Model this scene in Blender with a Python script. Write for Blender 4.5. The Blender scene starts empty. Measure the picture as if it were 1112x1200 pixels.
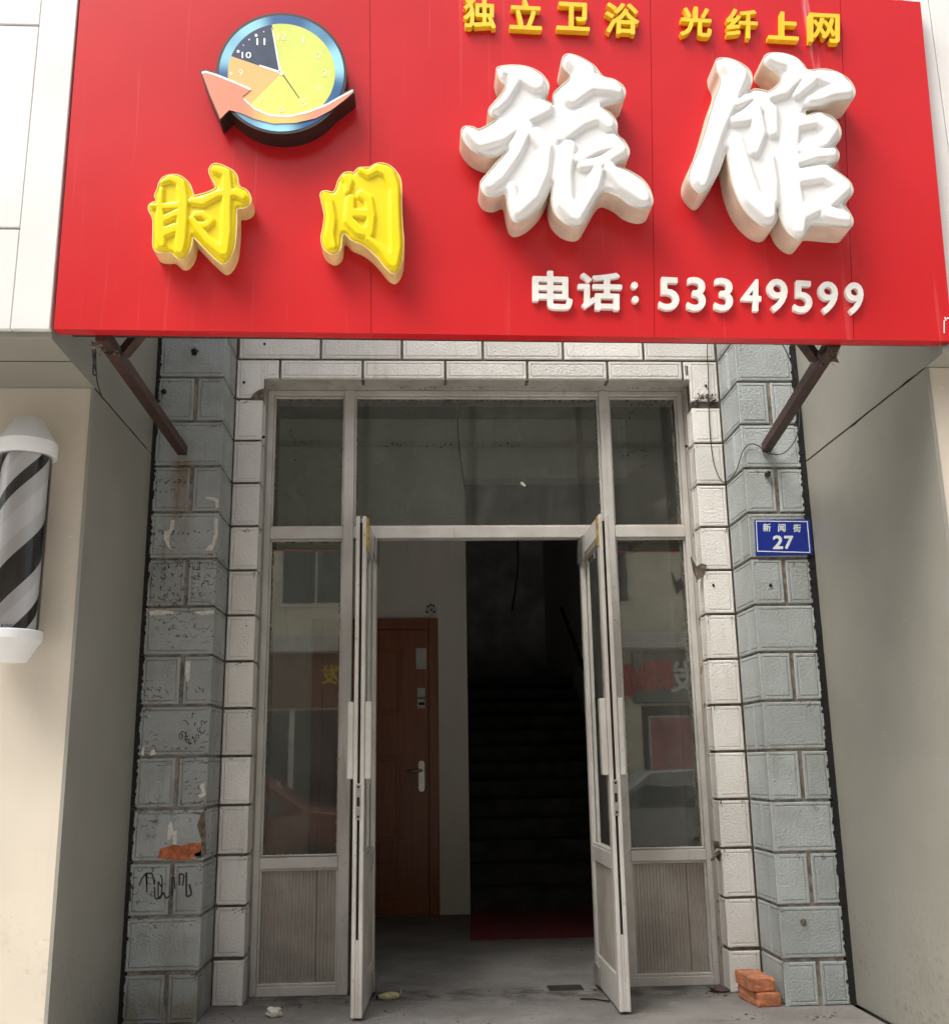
import bpy, math, random
import numpy as np
from mathutils import Matrix, Vector
random.seed(7); rng = np.random.default_rng(7)
SC = bpy.context.scene
COL = SC.collection

# ------------------------------------------------------------------ camera
F_PX, PITCH, YAW, ROLL = 1226.4, .2363, .0534, -.0157
CAM = np.array([0., -5.0, 1.08])
def _basis(p, y, r):
    cp, sp, cy, sy, cr, sr = math.cos(p), math.sin(p), math.cos(y), math.sin(y), math.cos(r), math.sin(r)
    f = np.array([sy*cp, cy*cp, sp]); ri = np.array([cy, -sy, 0.]); u = np.cross(ri, f)
    return np.array([cr*ri+sr*u, -sr*ri+cr*u, f])
BAS = _basis(PITCH, YAW, ROLL)
def at(x, y, Y=None, Z=None, X=None):
    """world point of photo pixel (x, y) on the plane Y=, Z= or X="""
    d = BAS.T @ np.array([(x-556)/F_PX, -(y-600)/F_PX, 1.])
    k, v = (1, Y) if Y is not None else ((2, Z) if Z is not None else (0, X))
    return CAM + d*(v-CAM[k])/d[k]
cd = bpy.data.cameras.new('camera'); cam = bpy.data.objects.new('camera', cd); COL.objects.link(cam)
cd.sensor_fit = 'HORIZONTAL'; cd.sensor_width = 36; cd.lens = F_PX/1112*36; cd.clip_start = .05; cd.clip_end = 500
m = Matrix.Identity(4)
for i in range(3):
    m[i][0], m[i][1], m[i][2], m[i][3] = BAS[0][i], BAS[1][i], -BAS[2][i], CAM[i]
cam.matrix_world = m
SC.camera = cam

# ------------------------------------------------------------------ light
SUN_EL, SUN_AZ = math.radians(59), math.radians(232)     # azimuth: compass angle from +Y, clockwise
W = bpy.data.worlds.new('World'); SC.world = W; W.use_nodes = True
nt = W.node_tree
sky = nt.nodes.new('ShaderNodeTexSky'); sky.sky_type = 'NISHITA'; sky.sun_disc = False
sky.sun_elevation = SUN_EL; sky.sun_rotation = SUN_AZ
sky.air_density = 1.0; sky.dust_density = 7.0; sky.ozone_density = 1.0
hs = nt.nodes.new('ShaderNodeHueSaturation'); hs.inputs['Saturation'].default_value = .42
nt.links.new(sky.outputs[0], hs.inputs['Color']); nt.links.new(hs.outputs[0], nt.nodes['Background'].inputs[0])
nt.nodes['Background'].inputs[1].default_value = .135
sd = bpy.data.lights.new('sun', 'SUN'); sd.energy = 1.45; sd.angle = math.radians(30); sd.color = (1, .95, .87)
so = bpy.data.objects.new('sun', sd); COL.objects.link(so)
sdir = Vector((math.sin(SUN_AZ)*math.cos(SUN_EL), math.cos(SUN_AZ)*math.cos(SUN_EL), math.sin(SUN_EL)))
so.rotation_euler = sdir.to_track_quat('Z', 'Y').to_euler(); so.location = sdir*30
vs = SC.view_settings
vs.view_transform = 'Standard'; vs.look = 'None'; vs.gamma = 1; vs.use_curve_mapping = False; vs.exposure = 0.98
SC.cycles.use_denoising = True
SC.cycles.max_bounces = 10; SC.cycles.transparent_max_bounces = 12

# ------------------------------------------------------------------ materials
def lin(r, g, b):
    f = lambda c: (c/255/12.92) if c <= 10 else ((c/255+.055)/1.055)**2.4
    return (f(r), f(g), f(b))
class NT:
    """tiny node builder"""
    def __init__(s, name):
        s.m = bpy.data.materials.new(name); s.m.use_nodes = True; s.t = s.m.node_tree; s.n = s.t.nodes
        s.b = s.n['Principled BSDF']; s.out = s.n['Material Output']
        s.pos = s.n.new('ShaderNodeNewGeometry').outputs['Position']
        s.rand = None
    def link(s, a, b): s.t.links.new(a, b)
    def put(s, sock, v):
        if isinstance(v, bpy.types.NodeSocket): s.link(v, sock)
        elif isinstance(v, (tuple, list)) and len(v) == 3 and sock.type == 'RGBA': sock.default_value = (*v, 1)
        else: sock.default_value = v
    def noise(s, scale, detail=4, rough=.55, dist=0, vec=None, stretch=None):
        nn = s.n.new('ShaderNodeTexNoise'); nn.inputs['Scale'].default_value = scale; nn.inputs['Detail'].default_value = detail
        nn.inputs['Roughness'].default_value = rough; nn.inputs['Distortion'].default_value = dist
        v = vec or s.pos
        if stretch:
            mp = s.n.new('ShaderNodeMapping'); mp.inputs['Scale'].default_value = stretch; s.link(v, mp.inputs['Vector']); v = mp.outputs[0]
        s.link(v, nn.inputs['Vector']); return nn.outputs['Fac']
    def ramp(s, v, a, b, lo=0., hi=1.):
        mr = s.n.new('ShaderNodeMapRange'); mr.interpolation_type = 'SMOOTHSTEP'
        for k, x in zip(('From Min', 'From Max', 'To Min', 'To Max'), (a, b, lo, hi)): mr.inputs[k].default_value = x
        s.link(v, mr.inputs['Value']); return mr.outputs[0]
    def math(s, op, a, b=0.):
        mm = s.n.new('ShaderNodeMath'); mm.operation = op; s.put(mm.inputs[0], a); s.put(mm.inputs[1], b); return mm.outputs[0]
    def mix(s, f, a, b, blend='MIX'):
        mx = s.n.new('ShaderNodeMix'); mx.data_type = 'RGBA'; mx.blend_type = blend
        s.put(mx.inputs[0], f); s.put(mx.inputs[6], a); s.put(mx.inputs[7], b); return mx.outputs[2]
    def rnd(s):
        if s.rand is None: s.rand = s.n.new('ShaderNodeObjectInfo').outputs['Random']
        return s.rand
    def axis(s, i):
        sp = s.n.new('ShaderNodeSeparateXYZ'); s.link(s.pos, sp.inputs[0]); return sp.outputs[i]
    def bump(s, h, dist, strength=1.):
        bn = s.n.new('ShaderNodeBump'); bn.inputs['Distance'].default_value = dist; bn.inputs['Strength'].default_value = strength
        s.link(h, bn.inputs['Height']); s.link(bn.outputs[0], s.b.inputs['Normal'])
    def done(s, col, rough=.6, metal=0., spec=.5):
        s.put(s.b.inputs['Base Color'], col); s.put(s.b.inputs['Roughness'], rough)
        s.b.inputs['Metallic'].default_value = metal; s.b.inputs['Specular IOR Level'].default_value = spec
        return s.m
def simple(name, col, rough=.5, metal=0., var=.12, vs_=6., bump=0., bs=60., spec=.5):
    t = NT(name)
    f = t.ramp(t.noise(vs_, 5), .3, .7)
    c = t.mix(f, tuple(x*(1-var) for x in col), tuple(min(1, x*(1+var)) for x in col))
    if bump: t.bump(t.noise(bs, 3), bump)
    return t.done(c, rough, metal, spec)
def tile_mat(name, col, grime, flecks, rough=.42, extra=None):
    t = NT(name)
    base = t.mix(t.rnd(), tuple(x*.86 for x in col), tuple(min(1, x*1.09) for x in col))
    cloud = t.ramp(t.noise(5, 6, .6), .35, .75)
    base = t.mix(t.math('MULTIPLY', cloud, grime), base, tuple(x*.62 for x in (col[0]*1.02, col[1]*.97, col[2]*.88)))
    # thin drips running down
    drip = t.ramp(t.noise(14, 4, .6, 0, None, (1, 1, .12)), .58, .72)
    base = t.mix(t.math('MULTIPLY', drip, grime*.55), base, (.11, .10, .085))
    sp = t.math('MULTIPLY', t.ramp(t.noise(95, 3, .7), .63, .70), t.ramp(t.noise(6.5, 3), .50, .62))
    base = t.mix(t.math('MULTIPLY', sp, flecks), base, (.035, .03, .028))
    if extra: base = extra(t, base)
    h = t.noise(150, 2, .6); h2 = t.noise(88, 3, .62, .15)
    t.bump(t.math('ADD', t.math('MULTIPLY', h, .35), h2), .0058)
    return t.done(base, rough)
def left_extra(t, base):
    # felt-pen scribbles, torn paste and white chips, rust run below the bracket, moss at the foot
    z = t.axis(2); x = t.axis(0)
    zone = t.math('MULTIPLY', t.ramp(z, .30, .42), t.ramp(z, 2.25, 2.1))
    area = t.ramp(t.noise(4.2, 3, .5), .45, .56)
    wv = t.n.new('ShaderNodeTexWave'); wv.bands_direction = 'Z'; wv.inputs['Scale'].default_value = 9; wv.inputs['Distortion'].default_value = 9
    wv.inputs['Detail'].default_value = 4; wv.inputs['Detail Scale'].default_value = 3.2; t.link(t.pos, wv.inputs['Vector'])
    brk = t.ramp(t.noise(34, 3, .6), .47, .53)
    scr = t.math('MULTIPLY', t.math('MULTIPLY', t.ramp(wv.outputs['Fac'], .80, .90), brk), t.math('MULTIPLY', area, zone))
    base = t.mix(t.math('MULTIPLY', scr, .72), base, (.04, .038, .04))
    wh = t.math('MULTIPLY', t.math('MULTIPLY', t.ramp(t.noise(58, 4, .7), .64, .67), t.ramp(t.noise(7, 2), .52, .58)), zone)
    base = t.mix(t.math('MULTIPLY', wh, .8), base, (.62, .60, .55))
    rx = t.ramp(t.math('ABSOLUTE', t.math('ADD', x, 1.165)), .065, .01)
    rz = t.math('MULTIPLY', t.ramp(z, 1.95, 2.45), t.ramp(z, 2.57, 2.53))
    rust = t.math('MULTIPLY', t.math('MULTIPLY', rx, rz), t.ramp(t.noise(16, 4, .6, 0, None, (1, 1, .2)), .35, .6))
    base = t.mix(t.math('MULTIPLY', rust, .9), base, (.20, .115, .045))
    moss = t.math('MULTIPLY', t.ramp(z, .26, .12), t.ramp(t.noise(9, 4), .35, .65))
    return t.mix(t.math('MULTIPLY', moss, .55), base, (.17, .15, .07))
M = {}
M['blue_grimy'] = tile_mat('blue_grey_block_grimy', (.345, .37, .37), .75, .85, .45, left_extra)
M['blue'] = tile_mat('blue_grey_block', (.405, .445, .447), .45, .5)
M['white_tile'] = tile_mat('white_block', (.76, .74, .705), .26, .7, .4)
M['mortar'] = simple('mortar', (.20, .18, .15), .95, 0, .45, 20, .004, 60)
M['dark_mortar'] = simple('dark_mortar', (.11, .097, .082), .95, 0, .4, 20, .004, 60)
M['plaster'] = tile_mat('old_plaster', (.50, .475, .43), .8, .9, .8)
M['upper_wall'] = simple('upper_wall_render', (.42, .42, .41), .9, 0, .12, 3, .003, 40)
def red_mat():
    t = NT('red_film')
    f = t.ramp(t.noise(1.6, 5), .3, .7)
    c = t.mix(f, (.51, .0145, .019), (.56, .018, .023))
    st = t.ramp(t.noise(26, 4, .6, 0, None, (1, 1, .03)), .60, .78)
    c = t.mix(t.math('MULTIPLY', st, .22), c, (.62, .20, .20))
    # pale crease in the film
    x = t.axis(0); z = t.axis(2)
    cr = t.math('ABSOLUTE', t.math('SUBTRACT', x, t.math('ADD', 1.55, t.math('MULTIPLY', t.math('SUBTRACT', 4.1, z), .075))))
    crz = t.math('MULTIPLY', t.ramp(cr, .022, .004), t.ramp(z, 2.75, 3.9))
    c = t.mix(t.math('MULTIPLY', crz, t.ramp(t.noise(30, 3, .6, 0, None, (1, 1, .1)), .35, .7)), c, (.70, .36, .38))
    return t.done(c, .26, 0, .28)
M['red'] = red_mat()
M['white_acrylic'] = simple('white_acrylic', (.80, .80, .79), .35, 0, .02, 4, spec=.3)
M['yellow_acrylic'] = simple('yellow_acrylic', (.82, .64, .004), .28, 0, .03, 4, spec=.35)
M['cream_edge'] = simple('cream_letter_edge', (.62, .53, .42), .45, 0, .1, 14)
M['gold_edge'] = simple('yellow_letter_edge', (.74, .58, .26), .45, 0, .12, 14)
M['gold'] = simple('yellow_block_letter', (.80, .53, .02), .4, 0, .08, 9)
M['white_letter'] = simple('white_block_letter', (.78, .76, .72), .5, 0, .07, 25)
M['black_edge'] = simple('black_edge', (.018, .014, .013), .4)
def clad(name, col, rough):
    t = NT(name)
    c = t.mix(t.ramp(t.noise(2.3, 5), .3, .7), tuple(x*.94 for x in col), tuple(x*1.05 for x in col))
    st = t.ramp(t.noise(30, 4, .6, 0, None, (1, 1, .05)), .6, .78)
    c = t.mix(t.math('MULTIPLY', st, .18), c, tuple(x*.72 for x in col))
    sp_ = t.math('MULTIPLY', t.ramp(t.noise(70, 3, .7), .64, .70), t.ramp(t.noise(3.2, 3), .5, .66))
    c = t.mix(t.math('MULTIPLY', sp_, .5), c, tuple(x*.45 for x in col))
    z = t.axis(2)
    spl = t.math('MULTIPLY', t.math('MULTIPLY', t.ramp(z, .75, .05), t.ramp(t.noise(38, 5, .7), .50, .66)), t.ramp(t.noise(4, 4), .36, .6))
    c = t.mix(t.math('MULTIPLY', spl, .55), c, (.10, .09, .075))
    scf = t.math('MULTIPLY', t.ramp(t.noise(26, 4, .6, .4, None, (1, .25, 2.2)), .66, .70), t.ramp(t.noise(2.6, 2), .48, .6))
    c = t.mix(t.math('MULTIPLY', scf, .35), c, tuple(min(1, x*1.5) for x in col))
    sm = t.ramp(t.noise(5.5, 6, .65, 1.), .60, .72)
    c = t.mix(t.math('MULTIPLY', sm, .2), c, tuple(min(1, x*1.22) for x in col))
    t.bump(t.noise(1.8, 1), .02, .6)
    return t.done(c, rough, 0, .5)
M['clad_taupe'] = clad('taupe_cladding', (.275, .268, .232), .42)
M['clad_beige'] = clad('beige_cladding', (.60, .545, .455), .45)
M['clad_white'] = clad('white_cladding', (.72, .72, .70), .4)
M['gap'] = simple('dark_gap', (.012, .011, .01), .95)
M['bracket'] = simple('brown_paint_steel', (.052, .024, .018), .55, 0, .35, 30, .002, 90)
def alu():
    t = NT('white_aluminium')
    c = t.mix(t.ramp(t.noise(4, 5), .3, .7), (.50, .475, .44), (.63, .61, .58))
    d = t.math('MULTIPLY', t.ramp(t.noise(40, 4, .65), .60, .72), t.ramp(t.noise(7, 3), .45, .6))
    c = t.mix(t.math('MULTIPLY', d, .55), c, (.12, .09, .06))
    st = t.ramp(t.noise(24, 4, .6, 0, None, (1, 1, .06)), .58, .76)
    c = t.mix(t.math('MULTIPLY', st, .45), c, (.32, .26, .185))
    return t.done(c, .42)
M['alu'] = alu()
def ribbed():
    t = NT('ribbed_aluminium')
    c = t.mix(t.ramp(t.noise(5, 5), .3, .7), (.30, .27, .235), (.41, .38, .335))
    d = t.math('MULTIPLY', t.ramp(t.noise(60, 4, .65), .60, .70), t.ramp(t.noise(8, 3), .46, .6))
    c = t.mix(t.math('MULTIPLY', d, .7), c, (.10, .07, .045))
    return t.done(c, .5)
M['ribbed'] = ribbed()
M['putty'] = simple('old_sealant', (.16, .135, .10), .9, 0, .5, 40, .004, 70)
def glass():
    t = NT('dusty_glass'); n = t.n
    tr = n.new('ShaderNodeBsdfTransparent'); tr.inputs[0].default_value = (.86, .90, .87, 1)
    gl = n.new('ShaderNodeBsdfGlossy'); gl.inputs['Roughness'].default_value = .012; gl.inputs[0].default_value = (.95, .98, .96, 1)
    di = n.new('ShaderNodeBsdfDiffuse'); di.inputs[0].default_value = (.42, .41, .37, 1)
    fr = n.new('ShaderNodeFresnel'); fr.inputs['IOR'].default_value = 1.62
    f2 = t.math('MINIMUM', t.math('MULTIPLY', fr.outputs[0], 2.2), 1.)
    m1 = n.new('ShaderNodeMixShader'); t.link(f2, m1.inputs[0]); t.link(tr.outputs[0], m1.inputs[1]); t.link(gl.outputs[0], m1.inputs[2])
    dust = t.math('ADD', .065, t.math('MULTIPLY', t.ramp(t.noise(7, 6, .6), .45, .8), .11))
    drip = t.math('MULTIPLY', t.ramp(t.noise(30, 4, .6, 0, None, (1, 1, .08)), .58, .75), .07)
    m2 = n.new('ShaderNodeMixShader'); t.link(t.math('ADD', dust, drip), m2.inputs[0]); t.link(m1.outputs[0], m2.inputs[1]); t.link(di.outputs[0], m2.inputs[2])
    t.link(m2.outputs[0], t.out.inputs[0]); return t.m
M['glass'] = glass()
def clear_tube():
    t = NT('clear_plastic'); n = t.n
    tr = n.new('ShaderNodeBsdfTransparent'); gl = n.new('ShaderNodeBsdfGlossy'); gl.inputs['Roughness'].default_value = .06
    fr = n.new('ShaderNodeFresnel'); fr.inputs['IOR'].default_value = 1.5
    m1 = n.new('ShaderNodeMixShader'); t.link(fr.outputs[0], m1.inputs[0]); t.link(tr.outputs[0], m1.inputs[1]); t.link(gl.outputs[0], m1.inputs[2])
    t.link(m1.outputs[0], t.out.inputs[0]); return t.m
M['clear'] = clear_tube()
def concrete():
    t = NT('worn_concrete')
    c = t.mix(t.ramp(t.noise(3, 7, .62), .3, .72), (.13, .125, .117), (.24, .23, .215))
    d = t.ramp(t.noise(1.7, 6, .6, .6), .50, .66)
    c = t.mix(t.math('MULTIPLY', d, .55), c, (.12, .11, .10))
    s = t.math('MULTIPLY', t.ramp(t.noise(75, 4, .75), .57, .66), t.ramp(t.noise(6, 3), .36, .6))
    c = t.mix(t.math('MULTIPLY', s, .65), c, (.055, .05, .045))
    fine = t.ramp(t.noise(260, 3, .7), .35, .65)
    c = t.mix(t.math('MULTIPLY', fine, .28), c, (.40, .385, .36))
    drag = t.ramp(t.noise(17, 5, .6, .3, None, (.18, 1, 1)), .58, .70)
    c = t.mix(t.math('MULTIPLY', drag, .35), c, (.085, .08, .072))
    y = t.axis(1)
    band = t.math('MULTIPLY', t.math('MULTIPLY', t.ramp(y, .16, .40), t.ramp(y, .60, .52)), t.ramp(t.noise(7, 5, .65), .40, .62))
    c = t.mix(t.math('MULTIPLY', band, .75), c, (.045, .038, .032))
    seam = t.math('MULTIPLY', t.ramp(t.math('ABSOLUTE', t.math('SUBTRACT', t.math('ADD', y, t.math('MULTIPLY', t.noise(5, 4), .05)), .455)), .006, .002), t.ramp(t.noise(4, 3), .4, .55))
    c = t.mix(t.math('MULTIPLY', seam, .8), c, (.03, .027, .024))
    pale = t.ramp(t.noise(11, 5, .7, .5), .60, .72)
    c = t.mix(t.math('MULTIPLY', pale, .35), c, (.42, .40, .37))
    t.bump(t.math('ADD', t.noise(25, 5, .6), t.math('MULTIPLY', t.noise(160, 2), .35)), .010)
    return t.done(c, .82)
M['concrete'] = concrete()
M['hall_wall'] = tile_mat('hall_plaster', (.84, .81, .75), .12, .2, .8)
M['dark_plaster'] = simple('stair_plaster', (.78, .77, .74), .9, 0, .2, 3)
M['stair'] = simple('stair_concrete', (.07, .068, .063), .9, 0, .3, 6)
def wood_red():
    t = NT('brown_door_skin')
    g = t.noise(9, 5, .6, .4, None, (5, 1, .35))
    return t.done(t.mix(t.ramp(g, .3, .7), (.26, .085, .034), (.34, .115, .048)), .38)
M['door_brown'] = wood_red()
M['steel'] = simple('worn_steel', (.55, .53, .50), .3, .85, .12, 30)
M['mat_red'] = simple('red_carpet', (.20, .03, .033), .95, 0, .2, 30, .004, 200)
M['brick'] = simple('orange_brick', (.43, .165, .08), .9, 0, .32, 26, .004, 70)
M['brick_exposed'] = simple('exposed_brick', (.40, .115, .05), .95, 0, .4, 30, .006, 60)
M['plate_blue'] = simple('blue_enamel', (.012, .028, .26), .3, 0, .06, 30)
M['plate_white'] = simple('reflective_white', (.68, .75, .74), .5, 0, .05, 60)
M['paper'] = simple('torn_paper', (.60, .57, .51), .9, 0, .15, 50)
M['notice'] = simple('notice_paper', (.62, .62, .58), .8, 0, .08, 40)
M['white_plastic'] = simple('white_plastic', (.72, .73, .73), .3, 0, .03, 8)
M['black_cable'] = simple('black_cable', (.022, .021, .02), .6)
M['rubble'] = simple('broken_mortar', (.13, .10, .075), .95, 0, .5, 45, .006, 80)
M['husk'] = simple('dry_husk', (.46, .44, .22), .8, 0, .25, 40)
M['navy'] = simple('navy_print', (.012, .028, .075), .4, 0, .25, 22)
M['dial_green'] = simple('yellow_green_print', (.62, .70, .13), .5, 0, .1, 5)
M['dial_peach'] = simple('peach_print', (.76, .44, .15), .5, 0, .08, 5)
M['white_print'] = simple('white_print', (.84, .84, .82), .4, 0, .02)
M['faint_print'] = simple('pale_print', (.80, .78, .52), .4, 0, .02)
def ring_mat(c):
    t = NT('blue_chrome_print')
    sp = t.n.new('ShaderNodeSeparateXYZ'); t.link(t.pos, sp.inputs[0])
    a = t.math('ARCTAN2', t.math('SUBTRACT', sp.outputs[2], c[2]), t.math('SUBTRACT', sp.outputs[0], c[0]))
    w = t.math('ADD', t.math('SINE', t.math('ADD', t.math('MULTIPLY', a, 3.), .6)), t.math('MULTIPLY', t.math('SINE', t.math('MULTIPLY', a, 7.)), .5))
    return t.done(t.mix(t.ramp(w, -.9, 1.35), (.006, .09, .26), (.30, .66, .82)), .35)
def arrow_mat(c):
    t = NT('arrow_print'); x = t.axis(0)
    f = t.ramp(x, c[0]-.14, c[0]-.04); g = t.ramp(x, c[0]+.02, c[0]+.14)
    c1 = t.mix(f, (.70, .235, .14), (.80, .52, .14)); return t.done(t.mix(g, c1, (.72, .28, .17)), .45)

# ------------------------------------------------------------------ mesh helpers
def link_mesh(name, me, parent=None, mat=None):
    o = bpy.data.objects.new(name, me); COL.objects.link(o)
    if mat is not None and not me.materials: me.materials.append(mat)
    if parent is not None:
        o.parent = parent; o.matrix_parent_inverse = parent.matrix_world.inverted() if parent.type != 'EMPTY' else Matrix.Identity(4)
    return o
class MB:
    def __init__(s): s.v, s.f = [], []
    def add(s, v, f):
        k = len(s.v); s.v += [tuple(map(float, p)) for p in v]; s.f += [tuple(i+k for i in q) for q in f]; return s
    def box(s, x0, x1, y0, y1, z0, z1, b=0.):
        if b <= 0:
            v = [(x, y, z) for z in (z0, z1) for y in (y0, y1) for x in (x0, x1)]
            return s.add(v, [(0, 2, 3, 1), (4, 5, 7, 6), (0, 1, 5, 4), (2, 6, 7, 3), (0, 4, 6, 2), (1, 3, 7, 5)])
        lo = (x0, y0, z0); hi = (x1, y1, z1); v = []; idx = {}
        for c in range(8):
            sg = [(c >> a) & 1 for a in range(3)]
            for ax in range(3):
                p = []
                for a in range(3):
                    e = hi[a] if sg[a] else lo[a]
                    if a != ax: e += -b if sg[a] else b
                    p.append(e)
                idx[(c, ax)] = len(v); v.append(p)
        f = []
        for ax in range(3):
            a1, a2 = [(1, 2), (2, 0), (0, 1)][ax]
            for sgn in (0, 1):
                cs = [(sgn << ax) | (p << a1) | (q << a2) for p, q in ((0, 0), (1, 0), (1, 1), (0, 1))]
                q = [idx[(c, ax)] for c in cs]; f.append(tuple(q if sgn else q[::-1]))
        for a in range(3):
            b1, b2 = [(1, 2), (2, 0), (0, 1)][a]
            for p in (0, 1):
                for q in (0, 1):
                    c0 = (p << b1) | (q << b2); c1 = c0 | (1 << a)
                    w = [idx[(c0, b1)], idx[(c1, b1)], idx[(c1, b2)], idx[(c0, b2)]]
                    f.append(tuple(w if p != q else w[::-1]))
        for c in range(8):
            t = [idx[(c, 0)], idx[(c, 1)], idx[(c, 2)]]
            f.append(tuple(t if bin(c).count('1') % 2 == 1 else t[::-1]))
        return s.add(v, f)
    def tube(s, pts, r, n=6, cap=True):
        pts = [np.array(p, float) for p in pts]; rs = r if isinstance(r, (list, tuple)) else [r]*len(pts)
        v = []; f = []; up = np.array([.31, .17, .93])
        for i, p in enumerate(pts):
            d = pts[min(i+1, len(pts)-1)]-pts[max(i-1, 0)]; d /= np.linalg.norm(d)+1e-12
            a = np.cross(d, up); a /= np.linalg.norm(a)+1e-9; b = np.cross(d, a)
            for k in range(n):
                t = 2*math.pi*k/n; v.append(p+rs[i]*(math.cos(t)*a+math.sin(t)*b))
        for i in range(len(pts)-1):
            for k in range(n): f.append((i*n+k, i*n+(k+1) % n, (i+1)*n+(k+1) % n, (i+1)*n+k))
        if cap: f += [tuple(range(n))[::-1], tuple(range((len(pts)-1)*n, len(pts)*n))]
        return s.add(v, f)
    def bar(s, p, q, w, h):
        """square steel tube from p to q"""
        p, q = np.array(p, float), np.array(q, float); d = q-p; d /= np.linalg.norm(d)
        a = np.cross(d, [0, 0, 1.]);
        if np.linalg.norm(a) < 1e-3: a = np.array([1., 0, 0])
        a /= np.linalg.norm(a); b = np.cross(a, d); b /= np.linalg.norm(b)
        v = [e+a*i*w/2+b*j*h/2 for e in (p, q) for i, j in ((-1, -1), (1, -1), (1, 1), (-1, 1))]
        return s.add(v, [(3, 2, 1, 0), (4, 5, 6, 7)]+[(k, (k+1) % 4, 4+(k+1) % 4, 4+k) for k in range(4)])
    def prism(s, poly, off):
        """poly: 3-D points of one face; off: vector to the other face"""
        n = len(poly); off = np.array(off, float); v = [np.array(p, float) for p in poly]; v += [p+off for p in v[:n]]
        return s.add(v, [tuple(range(n)), tuple(range(2*n-1, n-1, -1))]+[(i, n+i, n+(i+1) % n, (i+1) % n) for i in range(n)])
    def lathe(s, prof, cx, cy, n=40, a0=0., a1=2*math.pi):
        full = abs(a1-a0-2*math.pi) < 1e-6; kk = n if full else n+1
        v = [(cx+r*math.cos(a0+(a1-a0)*k/n), cy+r*math.sin(a0+(a1-a0)*k/n), z) for r, z in prof for k in range(kk)]
        f = [(i*kk+k, i*kk+(k+1) % kk, (i+1)*kk+(k+1) % kk, (i+1)*kk+k) for i in range(len(prof)-1) for k in range(n)]
        return s.add(v, f)
    def plate(s, o, u, v, n, w, h, t, g=1.):
        """moulded block face: rim, groove and field, standing on -t behind the face"""
        o, u, v, n = (np.array(a, float) for a in (o, u, v, n)); P = []; Q = []
        R = [(0, -t), (0, -.004), (.004, 0), (.013, 0), (.0155, -.0048*g), (.019, -.0008), (.022, 0)]
        for ins, d in R:
            for a, b in ((ins, ins), (w-ins, ins), (w-ins, h-ins), (ins, h-ins)): P.append(o+u*a+v*b+n*d)
        flip = np.dot(np.cross(u, v), n) < 0
        for i in range(len(R)-1):
            for k in range(4):
                q = (i*4+k, i*4+(k+1) % 4, i*4+4+(k+1) % 4, i*4+4+k); Q.append(q[::-1] if flip else q)
        q = tuple(range(len(R)*4-4, len(R)*4)); Q.append(q[::-1] if flip else q)
        return s.add(P, Q)
    def mesh(s, name, smooth=False, fix=False):
        me = bpy.data.meshes.new(name); me.from_pydata(s.v, [], s.f); me.update()
        if fix:
            import bmesh
            bm = bmesh.new(); bm.from_mesh(me); bmesh.ops.recalc_face_normals(bm, faces=bm.faces); bm.to_mesh(me); bm.free()
        if smooth: me.polygons.foreach_set('use_smooth', [True]*len(me.polygons)); me.update()
        return me
    def obj(s, name, mat, parent=None, smooth=False, fix=True):
        return link_mesh(name, s.mesh(name, smooth, fix), parent, mat)
def tag(o, label=None, cat=None, group=None, kind=None):
    for k, x in (('label', label), ('category', cat), ('group', group), ('kind', kind)):
        if x: o[k] = x
    return o
def thing(name, label, cat, group=None):
    o = bpy.data.objects.new(name, None); o.empty_display_size = .1; COL.objects.link(o); return tag(o, label, cat, group)
def struct(o): o['kind'] = 'structure'; return o
def smooth_by_angle(o, deg=40):
    me = o.data; me.polygons.foreach_set('use_smooth', [True]*len(me.polygons))
    try: me.set_sharp_from_angle(angle=math.radians(deg))
    except Exception: pass

# ------------------------------------------------------------------ the ground
SLAB_Y = -.55
struct(MB().box(-40, 40, -40, 12, -1.2, -.45).obj('ground', simple('road_concrete', (.36, .35, .335), .9, 0, .2, 5, .004, 90)))
struct(MB().box(-40, 40, -4.2, SLAB_Y-.3, -.448, -.30, .01).obj('pavement', simple('pavement_concrete', (.50, .485, .455), .9, 0, .2, 4)))
struct(MB().box(-1.3, 1.93, SLAB_Y, 11, -.445, 0).obj('floor', M['concrete']))
struct(MB().box(-1.3, 1.93, SLAB_Y-.298, SLAB_Y-.003, -.444, -.15, .01).obj('entrance_step', M['concrete']))

# ------------------------------------------------------------------ pillars of moulded blocks
HC = .2314
def blk(parent, mat, key, builder, cache={}):
    if key not in cache: cache[key] = builder()
    o = link_mesh('block', cache[key], parent, mat)
    return o
def front_plate(w, h, t=.022):
    return lambda: MB().plate((0, 0, 0), (1, 0, 0), (0, 0, 1), (0, -1, 0), w, h, t).mesh('block')
def corner_plate(w, h, side, sgn, t=.022):
    """block that wraps the inner corner: front w wide, return 'side' deep. sgn=+1: return faces +X (at x=w), -1: faces -X (x=0)"""
    def f():
        b = MB().plate((0, 0, 0), (1, 0, 0), (0, 0, 1), (0, -1, 0), w, h, t)
        if sgn > 0: b.plate((w, .0005, 0), (0, 1, 0), (0, 0, 1), (1, 0, 0), side, h, t)
        else: b.plate((0, .0005, 0), (0, 1, 0), (0, 0, 1), (-1, 0, 0), side, h, t)
        return b.mesh('block')
    return f
JH, JV = .013, .019
REC = .3186          # depth of the recessed white facade
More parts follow.
